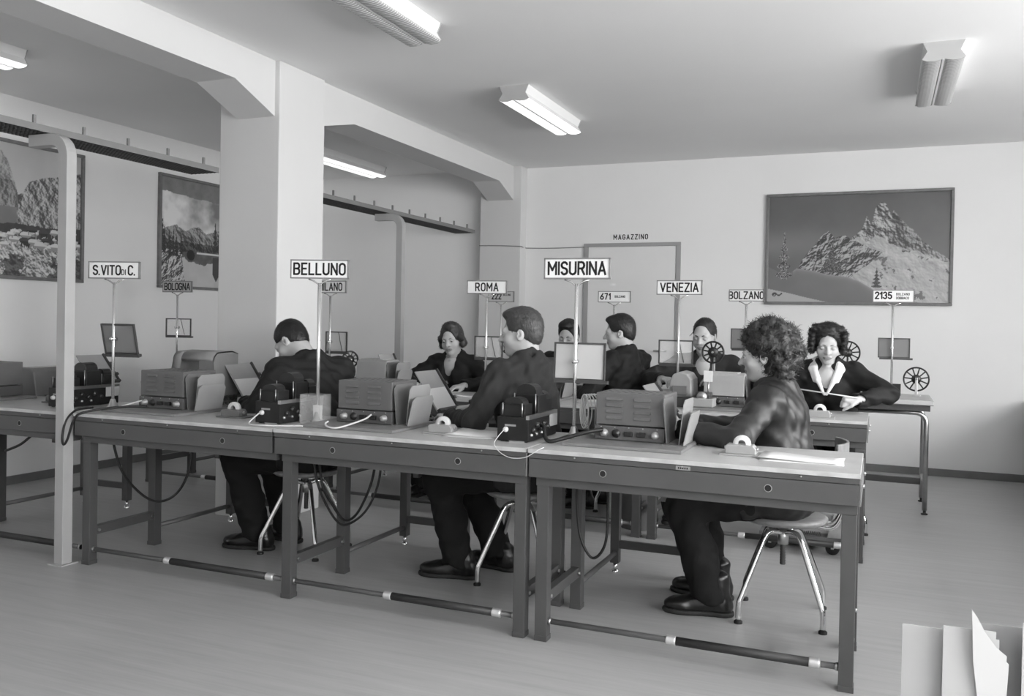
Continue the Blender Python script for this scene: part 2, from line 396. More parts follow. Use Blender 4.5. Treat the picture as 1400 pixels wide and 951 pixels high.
def lettering(mb, s, x, z, h, w, y, sp=.24, xs=1.0):
    """strokes of thickness w, glyph height h, starting at x with base line z, lying in the plane y facing -y"""
    for c in s:
        adv, strokes = GLYPH[c]
        for st in strokes:
            for p, q in zip(st[:-1], st[1:]):
                ax, az, bx_, bz = x + p[0] * h * xs, z + p[1] * h, x + q[0] * h * xs, z + q[1] * h
                dx, dz = bx_ - ax, bz - az; l = math.hypot(dx, dz)
                if l < 1e-7: continue
                ux, uz = dx / l * w * .42, dz / l * w * .42; nx, nz = -dz / l * w / 2, dx / l * w / 2
                mb.add([(ax - ux + nx, y, az - uz + nz), (bx_ + ux + nx, y, bz + uz + nz), (bx_ + ux - nx, y, bz + uz - nz), (ax - ux - nx, y, az - uz - nz)], [(3, 2, 1, 0)])
        x += (adv + sp) * h * xs
    return x
sgn = thing('wall_sign', 'small white MAGAZZINO paper sign above the storeroom door', 'sign', (-2.305, YB, 2.10))
MB().box(-.2, -.006, 0, .19, 0, .082).build('plate', 'sign_white', sgn, bevel=.001)
_m = MB(); _h = .045; lettering(_m, 'MAGAZZINO', -text_width('MAGAZZINO', _h, .42) / 2, .022, _h, .0085, -.0066, .42); _m.build('lettering', 'ink', sgn)

# ------------------------------------------------------------------ framed mountain pictures
def fnoise(nx, ny, cells, seed, octaves=5, gain=.55):
    rng = np.random.RandomState(seed); out = np.zeros((ny, nx)); amp = 1; tot = 0; c = cells
    for _ in range(octaves):
        g = rng.rand(int(c * ny / nx) + 3, int(c) + 3)
        yy = np.linspace(0, g.shape[0] - 2.001, ny); xx = np.linspace(0, g.shape[1] - 2.001, nx)
        yi = yy.astype(int); xi = xx.astype(int); fy = (yy - yi)[:, None]; fx = (xx - xi)[None]
        fy = fy * fy * (3 - 2 * fy); fx = fx * fx * (3 - 2 * fx)
        v = (g[yi][:, xi] * (1 - fx) + g[yi][:, xi + 1] * fx) * (1 - fy) + (g[yi + 1][:, xi] * (1 - fx) + g[yi + 1][:, xi + 1] * fx) * fy
        out += amp * v; tot += amp; amp *= gain; c *= 2
    return out / tot
def ridge(u, pts): return np.interp(u, [p[0] for p in pts], [p[1] for p in pts])
def tree(img, U, V, x, base, top, w, dark, light, rng):
    h = top - base
    t = (V - base) / h
    halfw = w * (1.05 - t) * (0.75 + .35 * np.sin(t * 34 + x * 50))
    m = (t > 0) & (t < 1) & (np.abs(U - x) < halfw)
    n = rng.rand(*U.shape)
    img[m] = np.where(n[m] > .62, light, dark)
def relief(nx, ny, cells, seed, k=6.0, ax=1.0, ay=.6, octaves=7, gain=.62):
    """side-lit relief of a rough surface, 0..1"""
    h = fnoise(nx, ny, cells, seed, octaves, gain); gy, gx = np.gradient(h)
    s = (gx * ax + gy * ay) * nx / 60.0
    return np.clip(.5 + k * s, 0, 1)
def img_winter(nx, ny):
    U, V = np.meshgrid(np.linspace(0, 1, nx), np.linspace(0, 1, ny)); rng = np.random.RandomState(4); u = U[0]
    n1 = fnoise(nx, ny, 8, 1); n2 = fnoise(nx, ny, 30, 2); r1 = relief(nx, ny, 12, 31, 3.2, 1, .9); r2 = relief(nx, ny, 6, 32, 2.0, .7, .7); r3 = relief(nx, ny, 22, 33, 3.0, -.8, 1)
    im = .100 + .03 * (1 - V) + .03 * (n1 - .5) + .07 * np.exp(-((V - .55) / .12) ** 2) * np.clip(1 - 1.6 * U, 0, 1)
    peak = ridge(u, [(0, .2), (.42, .40), (.48, .60), (.53, .66), (.555, .80), (.58, .70), (.605, .88), (.63, .91), (.66, .90), (.685, .80), (.70, .84), (.74, .76), (.80, .66), (.86, .55), (.92, .47), (1, .40)]) + .04 * (n2[5] - .5)
    im = np.where(V < peak[None], .035 + .40 * r1 ** 1.6 * (1.1 - .35 * (U > .69)), im)
    scree = V < ridge(u, [(0, 0), (.40, .38), (.46, .55), (.50, .60), (.56, .57), (.62, .62), (.68, .55), (.76, .47), (.84, .45), (1, .36)])[None] + .08 * (n2 - .5)
    im = np.where(scree & (V < peak[None]), .16 + .42 * r2, im)
    hill = ridge(u, [(0, 0), (.15, .20), (.20, .40), (.26, .52), (.32, .64), (.345, .66), (.38, .60), (.44, .62), (.50, .56), (.58, .50), (.66, .45), (.68, .0), (1, .0)])
    m = (V < hill[None] + .02 * (n2 - .5)) & (U > .13) & (V > ridge(u, [(0, 0), (.45, .2), (.52, .30), (.66, .44), (1, .44)])[None])
    im = np.where(m, .03 + .36 * r3 ** 1.8, im)
    slope_r = V < ridge(u, [(0, 0), (.48, .24), (.56, .33), (.64, .45), (.70, .50), (.76, .46), (.86, .40), (1, .30)])[None] + .02 * (n2 - .5)
    im = np.where(slope_r & (U > .44), .22 + .34 * r2 + .10 * (n1 - .5), im)
    im[(V < .42) & (U > .6) & (n2 > .66)] = .12
    fg = ridge(u, [(0, .34), (.05, .30), (.10, .24), (.17, .32), (.25, .30), (.35, .26), (.45, .24), (.52, .20), (.60, .12), (.70, .06), (1, -.05)])
    im = np.where(V < fg[None], .15 + .03 * (n1 - .5) + .10 * np.exp(-(fg[None] - V) / .02) * (U > .15), im)
    im = np.where(V < ridge(u, [(0, .13), (.12, .09), (.22, .05), (.36, 0), (1, -.1)])[None], .40, im)
    tree(im, U, V, .095, .22, .66, .045, .05, .34, rng); tree(im, U, V, .37, .28, .55, .06, .035, .16, rng); tree(im, U, V, .615, .14, .32, .027, .03, .10, rng); tree(im, U, V, .815, .05, .13, .014, .03, .1, rng)
    lg = (np.abs(V - .075 - .01 * np.sin(U * 160)) < .008) & (U > .035) & (U < .09)
    im[lg] = .05
    im[np.abs(np.hypot((U - .042) * 1.55, V - .075) - .014) < .005] = .05
    return np.clip(im, .01, .9)
def img_pasture(nx, ny):
    U, V = np.meshgrid(np.linspace(0, 1, nx), np.linspace(0, 1, ny)); rng = np.random.RandomState(7); u = U[0]
    n1 = fnoise(nx, ny, 7, 11); n2 = fnoise(nx, ny, 30, 12); r1 = relief(nx, ny, 14, 14, 3.0, 1.2, .3); r2 = relief(nx, ny, 34, 15, 2.6, .5, 1)
    im = .62 + .08 * (n1 - .5) - .14 * V
    r = ridge(u, [(0, .35), (.2, .5), (.35, .52), (.42, .58), (.46, .78), (.49, .86), (.52, .92), (.545, .93), (.58, .86), (.615, .72), (.635, .62), (.66, .64), (.70, .74), (.78, .78), (.85, .80), (.92, .84), (1, .86)]) + .025 * (n2[3] - .5)
    im = np.where(V < r[None], np.where(U > .635, .07 + .50 * r1 ** 1.3, .09 + .26 * r1 + .10 * (V > .72)), im)
    im = np.where((V < .52) & (U < .63), .20 + .10 * (n1 - .5), im)
    im = np.where(V < (.40 + .06 * (n1[10] - .5))[None], .035 + .04 * n2, im)
    im = np.where(V < (.29 + .06 * (n1[20] - .5))[None], .10 + .55 * r2, im)
    im = np.where((V < .17) & (U > .55) & (n1 + .3 * n2 + .5 * (.17 - V) > .63), .04 + .10 * r2, im)
    for i in range(60):
        x = .30 + .70 * rng.rand(); y = .23 + .15 * rng.rand(); s = .014 + .008 * rng.rand(); c = .62 if rng.rand() > .35 else .06
        e = np.hypot((U - x) / 1.5, (V - y) * .8); im[e < s] = np.where((V[e < s] > y - s * .3), c, c * .45)
        im[np.hypot(U - x - s * 1.5, V - y - s * .8) < s * .55] = c * .8
        for dx in (-.8, .8): im[(np.abs(U - x - dx * s) < .003) & (V < y - s) & (V > y - s * 2.2)] = c * .4
    return np.clip(im, .01, .9)
def img_lake(nx, ny):
    U, V = np.meshgrid(np.linspace(0, 1, nx), np.linspace(0, 1, ny)); rng = np.random.RandomState(9); u = U[0]
    n1 = fnoise(nx, ny, 5, 21); n2 = fnoise(nx, ny, 26, 22); r1 = relief(nx, ny, 14, 24, 2.8, 1, .8); r2 = relief(nx, ny, 30, 25, 3.0, 1, -.8)
    im = .20 + .62 * np.clip((n1 - .36) * 2.6 + .25 * (.8 - V), 0, 1)
    im = np.where((V > .84 + .12 * (n1 - .5)), .16 + .10 * n2, im)
    far = ridge(u, [(0, .50), (.06, .54), (.13, .57), (.2, .52), (.26, .56), (.31, .58), (.38, .52), (.46, .55), (.60, .60), (.8, .55), (1, .6)]) + .03 * (n2[4] - .5)
    im = np.where(V < far[None], .06 + .34 * r1, im)
    im = np.where(V < (.42 + .06 * (n2[9] - .5))[None], .02 + .12 * r1 ** 2, im)
    im = np.where((V < .33) & (U > .17 + .10 * (.33 - V)), .50 + .25 * (n1 - .5), im)
    im = np.where((V < .33) & (V > .12 + .25 * n1) & (U > .17), .06 + .10 * n2, im)
    im = np.where((V < .335) & (V > .318) & (U > .30), .62, im)
    im = np.where((V < .34) & (U <= .17 + .10 * (.34 - V) + .03 * (n2 - .5)), .04 + .55 * r2 ** 1.5, im)
    for x, b, t, w in ((.02, .32, .62, .02), (.035, .30, .56, .02), (.075, .28, .52, .02), (.105, .28, .55, .018), (.13, .28, .49, .02), (.17, .3, .47, .02), (.46, .35, .66, .025), (.50, .35, .62, .03), (.55, .35, .7, .03), (.62, .35, .7, .04), (.75, .35, .66, .05), (.88, .35, .72, .05)):
        tree(im, U, V, x, b, t, w, .018, .06, rng)
    im[(np.hypot((U - .25) * 1.5, V - .30) < .05)] = .015
    im[(U > .44) & (U < .50) & (V < .30) & (V > .06 + .2 * np.abs(U - .47) * 12)] = .05
    return np.clip(im, .01, .9)
def picture(name, label, fn, w, h, loc, rz, seed=0, nx=280):
    """hangs with its back on the plane y=0 of its own frame, facing -y"""
    t = thing(name, label, 'picture', loc, rz)
    ny = int(nx * h / w); im = fn(nx, ny)
    xs = np.linspace(-w / 2 + .02, w / 2 - .02, nx); zs = np.linspace(.02, h - .02, ny)
    X, Z = np.meshgrid(xs, zs); v = np.stack([X.ravel(), np.full(X.size, -.014), Z.ravel()], 1)
    idx = np.arange(nx * ny).reshape(ny, nx)
    q = np.stack([idx[:-1, :-1], idx[:-1, 1:], idx[1:, 1:], idx[1:, :-1]], -1).reshape(-1, 4)
    me = mesh_np('print', v, q)
    at = me.color_attributes.new('print', 'FLOAT_COLOR', 'POINT'); c = np.ones((nx * ny, 4), np.float32); c[:, :3] = im.reshape(-1, 1)
    at.data.foreach_set('color', c.ravel())
    link('print', me, 'print', t)
    MB().box(-w / 2 + .01, -.012, .01, w / 2 - .01, -.001, h - .01).build('backing', 'frame_dark', t)
    s = .026
    for nm, b in (('frame_rail', (-w / 2, -.034, 0, w / 2, 0, s)), ('frame_rail', (-w / 2, -.034, h - s, w / 2, 0, h)), ('frame_stile', (-w / 2, -.034, s, -w / 2 + s, 0, h - s)), ('frame_stile', (w / 2 - s, -.034, s, w / 2, 0, h - s))):
        MB().box(*b).build(nm, 'frame_wood', t, bevel=.004)
    return t
def mesh_np(name, v, q):
    me = bpy.data.meshes.new(name); v = np.ascontiguousarray(v, np.float32); q = np.ascontiguousarray(q, np.int32)
    me.vertices.add(len(v)); me.vertices.foreach_set('co', v.ravel())
    me.loops.add(q.size); me.loops.foreach_set('vertex_index', q.ravel())
    me.polygons.add(len(q)); me.polygons.foreach_set('loop_start', np.arange(0, q.size, 4, dtype=np.int32)); me.polygons.foreach_set('loop_total', np.full(len(q), 4, np.int32))
    me.polygons.foreach_set('use_smooth', np.ones(len(q), bool)); me.update(); me.validate()
    return me
picture('mountain_picture', 'large framed winter photograph of a snowy mountain peak on the back wall', img_winter, 1.575, 1.025, (-.214, YB, 1.486), 0, nx=300)
picture('mountain_picture', 'framed photograph of rock towers above a grazing flock of sheep', img_pasture, 1.575, 1.025, (XL, 4.405, 1.528), PI / 2)
picture('mountain_picture', 'framed photograph of a mountain lake with clouds beside the column', img_lake, 1.575, 1.025, (XL, 6.78, 1.528), PI / 2)

# ------------------------------------------------------------------ fluorescent ceiling lights
def ceiling_light(label, x, y0, y1, lit):
    t = thing('ceiling_light', label, 'ceiling light', (x, (y0 + y1) / 2, ZC), 0, 'twin-tube ceiling lights')
    l = (y1 - y0) / 2
    MB().prism([(-.105, 0), (.105, 0), (.082, -.052), (-.082, -.052)], 'y', -l, l).build('housing', 'lamp_white', t, bevel=.003, fix=True)
    MB().prism([(-.082, -.052), (.082, -.052), (.108, -.092), (-.108, -.092)], 'y', -l, l).build('reflector', 'lamp_white', t, fix=True)
    ep = [(-.107, 0), (.107, 0), (.084, -.052), (.110, -.094), (.085, -.106), (.045, -.108), (0, -.097), (-.045, -.108), (-.085, -.106), (-.110, -.094), (-.084, -.052)]
    for a, b in ((-l - .006, -l), (l, l + .006)): MB().prism(ep, 'y', a, b).build('end_plate', 'lamp_end', t, fix=True)
    for s in (-1, 1):
        poly = [(s * (.056 + .050 * math.cos(a)), -.092 - .015 * math.sin(a)) for a in [PI * k / 8 for k in range(9)]]
        dif = MB().prism(poly, 'y', -l + .001, l - .001).build('diffuser', 'diffuser_lit' if lit else 'diffuser', t, fix=True)
        rb = MB(); n = int((y1 - y0) / .02)
        for k in range(n):
            y = -l + (k + .5) * (y1 - y0) / n
            rb.add([(p[0], y + d, p[1] - .0015) for d in (-.003, .003) for p in poly], [(i, i + 1, len(poly) + i + 1, len(poly) + i) for i in range(len(poly) - 1)])
        tag(rb.build('diffuser_ribs', 'diffuser_lit' if lit else 'lamp_white', dif), kind='stuff')
    MB().box(-.006, -l, -.101, .006, l, -.092).build('centre_strip', 'lamp_white', t)
    return t
ceiling_light('unlit twin-tube ceiling light above the front desks, cut by the top edge', -2.32, 3.08, 4.22, False)
ceiling_light('lit twin-tube ceiling light nearest the long beam in the middle of the ceiling', -2.32, 5.50, 6.62, True)
ceiling_light('unlit twin-tube ceiling light nearest the windows, above the winter picture', .295, 5.43, 6.52, False)
ceiling_light('lit twin-tube ceiling light behind the beam, seen between column and pilaster', -4.93, 6.88, 8.02, True)
ceiling_light('lit twin-tube ceiling light behind the beam, cut by the left edge', -4.93, 2.66, 3.80, True)

# ------------------------------------------------------------------ cable tray on bent posts
def cable_tray(label, y0, y1, posts, post_label=None):
    t = thing('cable_tray', label, 'cable tray', (0, 0, 0), 0, 'overhead cable trays')
    xa, xb, z = -4.165, -3.945, 2.202
    for x in (xa, xb): MB().box(x - .004, y0, z, x + .004, y1, z + .034).build('side_rail', 'tray_paint', t)
    mm = MB(); n = int((y1 - y0) / .022)
    for k in range(n): y = y0 + (k + .5) * (y1 - y0) / n; mm.box(xa, y - .004, z, xb, y + .004, z + .004)
    for x in np.linspace(xa, xb, 8)[1:-1]: mm.box(x - .003, y0, z, x + .003, y1, z + .004)
    tag(mm.build('tray_mesh', 'mesh_dark', t), kind='stuff')
    lc = MB()
    for x, r in ((-4.11, .012), (-4.07, .009), (-4.04, .014), (-4.00, .010)): lc.tube([(x, y0 + .01, z + .004 + r), (x, y1 - .01, z + .004 + r)], r, 6)
    tag(lc.build('laid_cables', 'cable_black', t), kind='stuff')
    y = y0 + .2
    while y < y1:
        MB().box(xb - .006, y - .007, z + .034, xb + .006, y + .007, z + .075).build('hook', 'tray_paint', t); y += .30
    for py in posts:
        x = -3.832; R = .09; zt = z - .034
        path = [(x, 0.004), (x, zt - R)] + [(x - R + R * math.cos(a), zt - R + R * math.sin(a)) for a in [PI / 2 * k / 8 for k in range(1, 9)]] + [(-4.08, zt)]
        p = sweep_xz(MB(), path, py - .03, py + .03, .06).build('post', 'post_paint', t, bevel=.003, fix=True)
        MB().box(x - .05, py - .05, 0, x + .05, py + .05, .006).build('foot_plate', 'post_paint', p)
    return t
cable_tray('wire mesh cable tray on a bent post, running into the front of the column', 1.15, 4.488, [3.255])
cable_tray('wire mesh cable tray on a bent post, between the column and the pilaster', 4.972, 8.358, [6.63])
# ------------------------------------------------------------------ organic bodies: signed distances, meshed by surface nets
class SDF:
    def __init__(s): s.p = []
    def cap(s, a, b, ra, rb=None, k=.02, op='u'):
        s.p.append(('c', np.array(a, float), np.array(b, float), ra, ra if rb is None else rb, k, op)); return s
    def ell(s, c, r, R=None, k=.02, op='u'):
        s.p.append(('e', np.array(c, float), np.array(r, float), np.eye(3) if R is None else np.array(R, float), 0, k, op)); return s
    def chain(s, pts, rs, k=.02, op='u'):
        for i in range(len(pts) - 1): s.cap(pts[i], pts[i + 1], rs[i], rs[i + 1], k, op)
        return s
    def bounds(s):
        lo = np.full(3, 9e9); hi = -lo
        for q in s.p:
            if q[6] != 'u': continue
            if q[0] == 'c': m = max(q[3], q[4]); a = np.minimum(q[1], q[2]) - m; b = np.maximum(q[1], q[2]) + m
            else: e = np.abs(q[3]) @ q[2]; a = q[1] - e; b = q[1] + e
            lo = np.minimum(lo, a); hi = np.maximum(hi, b)
        return lo, hi
    def mesh(s, name, h, wr=0.0, wl=.09, seed=1, cut=None, smooth=0, post=None):
        lo, hi = s.bounds(); pad = 3 * h + wr * 2 + .004; lo = lo - pad; hi = hi + pad
        n = np.ceil((hi - lo) / h).astype(int) + 1
        D = np.full(n, .25, np.float32)
        ax = [(lo[i] + h * np.arange(n[i])).astype(np.float32) for i in range(3)]
        for t, a, b, c, d, k, op in s.p:
            if t == 'c': m = max(c, d); l0 = np.minimum(a, b) - m; h0 = np.maximum(a, b) + m
            else: e = np.abs(c) @ b; l0 = a - e; h0 = a + e
            mg = k + 2.5 * h + .01
            i0 = np.maximum(((l0 - mg - lo) / h).astype(int), 0); i1 = np.minimum(((h0 + mg - lo) / h).astype(int) + 2, n)
            if np.any(i1 <= i0): continue
            X = ax[0][i0[0]:i1[0]][:, None, None]; Y = ax[1][i0[1]:i1[1]][None, :, None]; Z = ax[2][i0[2]:i1[2]][None, None, :]
            if t == 'c':
                ab = b - a; L2 = float(ab @ ab) + 1e-12
                u = np.clip(((X - a[0]) * ab[0] + (Y - a[1]) * ab[1] + (Z - a[2]) * ab[2]) / L2, 0, 1)
                dd = np.sqrt((X - a[0] - u * ab[0]) ** 2 + (Y - a[1] - u * ab[1]) ** 2 + (Z - a[2] - u * ab[2]) ** 2) - (c + (d - c) * u)
            else:
                px, py, pz = X - a[0], Y - a[1], Z - a[2]; R = c
                q0 = (px * R[0][0] + py * R[1][0] + pz * R[2][0]); q1 = (px * R[0][1] + py * R[1][1] + pz * R[2][1]); q2 = (px * R[0][2] + py * R[1][2] + pz * R[2][2])
                k0 = np.sqrt((q0 / b[0]) ** 2 + (q1 / b[1]) ** 2 + (q2 / b[2]) ** 2) + 1e-6
                k1 = np.sqrt((q0 / b[0] ** 2) ** 2 + (q1 / b[1] ** 2) ** 2 + (q2 / b[2] ** 2) ** 2) + 1e-6
                dd = k0 * (k0 - 1) / k1
            S = D[i0[0]:i1[0], i0[1]:i1[1], i0[2]:i1[2]]
            kk = max(k, 1e-4)
            if op == 'u':
                hh = np.clip(kk - np.abs(S - dd), 0, None) / kk; S[...] = np.minimum(S, dd) - hh * hh * kk / 4
            else:
                dd = -dd; hh = np.clip(kk - np.abs(S - dd), 0, None) / kk; S[...] = np.maximum(S, dd) + hh * hh * kk / 4
        X, Y, Z = ax[0][:, None, None], ax[1][None, :, None], ax[2][None, None, :]
        if wr:
            rg = np.random.RandomState(seed)
            for _ in range(7):
                v = rg.randn(3); v /= np.linalg.norm(v); w = 2 * PI / (wl * (.55 + rg.rand())); ph = rg.rand() * 6.28; v2 = rg.randn(3) * 9
                D += (wr * .5 * np.sin((v[0] * w * X + v[1] * w * Y + v[2] * w * Z) + ph + 1.3 * np.sin(v2[0] * X + v2[1] * Y + v2[2] * Z))).astype(np.float32)
        if cut is not None: D = np.maximum(D, cut(X, Y, Z).astype(np.float32))
        v, q = surface_nets(D, lo, h)
        if smooth:
            for _ in range(smooth): v = relax(v, q)
        if post is not None: v, q = post(v, q)
        return mesh_np(name, v, q)
def relax(v, q):
    acc = np.zeros_like(v); cnt = np.zeros(len(v))
    for i in range(4):
        for j in (1, 3):
            np.add.at(acc, q[:, i], v[q[:, (i + j) % 4]]); np.add.at(cnt, q[:, i], 1)
    return .5 * v + .5 * acc / np.maximum(cnt, 1)[:, None]
def surface_nets(D, lo, h):
    s = D < 0; nx, ny, nz = D.shape
    sl = lambda a, n: slice(a, n - 1 + a)
    C = [(i, j, k) for i in (0, 1) for j in (0, 1) for k in (0, 1)]
    cnt = np.zeros((nx - 1, ny - 1, nz - 1), np.int8)
    for i, j, k in C: cnt += s[sl(i, nx), sl(j, ny), sl(k, nz)]
    act = (cnt > 0) & (cnt < 8); A = np.argwhere(act)
    idx = np.full(act.shape, -1, np.int64); idx[act] = np.arange(len(A))
    val = np.stack([D[A[:, 0] + i, A[:, 1] + j, A[:, 2] + k] for i, j, k in C], 1)
    pos = np.zeros((len(A), 3)); num = np.zeros(len(A))
    for a in range(8):
        for b in range(a + 1, 8):
            ca, cb = np.array(C[a]), np.array(C[b])
            if np.abs(ca - cb).sum() != 1: continue
            da, db = val[:, a], val[:, b]; m = (da < 0) != (db < 0)
            t = np.where(m, da / np.where(m, da - db, 1), 0)
            pos += np.where(m[:, None], ca + (cb - ca) * t[:, None], 0); num += m
    V = (A + pos / np.maximum(num, 1)[:, None]) * h + lo
    Q = []
    for ax in range(3):
        sh = [slice(None)] * 3; s0 = list(sh); s1 = list(sh); s0[ax] = slice(0, -1); s1[ax] = slice(1, None)
        e = s[tuple(s0)] != s[tuple(s1)]; E = np.argwhere(e)
        o = [i for i in range(3) if i != ax]
        ok = (E[:, o[0]] > 0) & (E[:, o[1]] > 0) & (E[:, o[0]] < D.shape[o[0]] - 1) & (E[:, o[1]] < D.shape[o[1]] - 1); E = E[ok]
        def cell(du, dv):
            c = E.copy(); c[:, o[0]] += du; c[:, o[1]] += dv; return idx[c[:, 0], c[:, 1], c[:, 2]]
        q = np.stack([cell(-1, -1), cell(0, -1), cell(0, 0), cell(-1, 0)], 1)
        ins = s[E[:, 0], E[:, 1], E[:, 2]]
        flip = ins if ax != 1 else ~ins
        q = np.where(flip[:, None], q, q[:, ::-1]); Q.append(q)
    Q = np.concatenate(Q); Q = Q[(Q >= 0).all(1)]
    return V, Q
def strands(v, q, n, ln, comb, seed, lift=.25, wd=.0011):
    """thin tapering locks laid along the comb direction, appended to a hair surface"""
    rg = np.random.RandomState(seed); pick = rg.randint(0, len(q), n); P = v[q[pick]]; c = P.mean(1)
    nn = np.cross(P[:, 1] - P[:, 0], P[:, 3] - P[:, 0]); nn /= np.linalg.norm(nn, axis=1)[:, None] + 1e-12
    d = comb(c, nn, rg); d = d - nn * (d * nn).sum(1)[:, None]; d /= np.linalg.norm(d, axis=1)[:, None] + 1e-9
    sd = np.cross(d, nn); L = (ln * (.6 + .8 * rg.rand(n)))[:, None]; lf = (lift * (.3 + rg.rand(n)))[:, None]
    b = c - nn * .001; m = c + d * L * .5 + nn * L * lf * .7; t = c + d * L + nn * L * lf * .6
    vs = np.stack([b - sd * wd, b + sd * wd, m - sd * wd * .8, m + sd * wd * .8, t - sd * wd * .2, t + sd * wd * .2], 1).reshape(-1, 3)
    i = len(v) + 6 * np.arange(n)[:, None]
    qs = np.concatenate([i + np.array([[0, 1, 3, 2]]), i + np.array([[2, 3, 5, 4]])])
    return np.concatenate([v, vs]), np.concatenate([q, qs])
def rotx(a): c, s = math.cos(a), math.sin(a); return np.array([[1, 0, 0], [0, c, -s], [0, s, c]])
def roty(a): c, s = math.cos(a), math.sin(a); return np.array([[c, 0, s], [0, 1, 0], [-s, 0, c]])
def rotz(a): c, s = math.cos(a), math.sin(a); return np.array([[c, -s, 0], [s, c, 0], [0, 0, 1]])
def nrm(v): v = np.array(v, float); return v / (np.linalg.norm(v) + 1e-9)
def ik(a, t, l1, l2, pole):
    a, t = np.array(a, float), np.array(t, float); d = t - a; L = np.linalg.norm(d); mx = (l1 + l2) * .995
    if L > mx: d = d / L * mx; t = a + d; L = mx
    u = d / L; x = (l1 * l1 - l2 * l2 + L * L) / (2 * L); y = math.sqrt(max(l1 * l1 - x * x, 0))
    p = np.array(pole, float); p = p - u * (p @ u); p = nrm(p)
    return a + u * x + p * y, t
DEG = math.radians
def hand(s, w, f, n, side, curl=.5, scale=1.0, spread=.06, thumb=.5):
    """five fingers rooted in a palm: w wrist, f finger direction, n palm normal, side=+1 when the thumb lies towards f x n"""
    f = nrm(f); n = np.array(n, float); n = nrm(n - f * (n @ f)); sd = np.cross(f, n) * side
    P = lambda a, b, c: w + (f * a + sd * b + n * c) * scale
    kn = []
    for i, (b, ln) in enumerate(((.027, .072), (.009, .077), (-.009, .073), (-.026, .064))):
        k = P(ln + .012, b, -.002); kn.append(k); s.cap(P(.012, b * .55, 0), k, .0145 * scale, .0115 * scale, .012)
    s.ell(P(.045, 0, .004), np.array([.036, .045, .015]) * scale, np.stack([sd, f, n], 1), .012)
    L = ((.042, .026, .021), (.047, .030, .022), (.043, .028, .021), (.034, .021, .019))
    for i in range(4):
        a = 0.0; p = kn[i]; r = (.0095, .0098, .0092, .0082)[i] * scale; fan = (1.0, .3, -.35, -1.1)[i] * spread
        base = nrm(f + sd * fan)
        for j in range(3):
            a += curl * (.75, 1.0, .7)[j] * (1, 1.05, 1.1, 1.2)[i]
            d = base * math.cos(a) + n * math.sin(a); q = p + d * L[i][j] * scale
            s.cap(p, q, r, r * .9, .004); p = q; r *= .9
    t0 = P(.022, .026, .008); t1 = P(.047, .042, .014 + .014 * thumb); d2 = nrm(f * .9 + sd * (.35 - .6 * thumb) + n * (.25 + .5 * thumb)); t2 = t1 + d2 * .034 * scale; t3 = t2 + nrm(d2 + n * .25 * thumb - sd * .25 * thumb) * .026 * scale
    s.cap(t0, kn[0], .012 * scale, .010 * scale, .012)
    if curl > 1.2: s.ell(P(.075, 0, .026), np.array([.034, .026, .022]) * scale, np.stack([sd, f, n], 1), .010)
    s.cap(t0, t1, .015 * scale, .0125 * scale, .012); s.cap(t1, t2, .0115 * scale, .0105 * scale, .004); s.cap(t2, t3, .0105 * scale, .0085 * scale, .004)

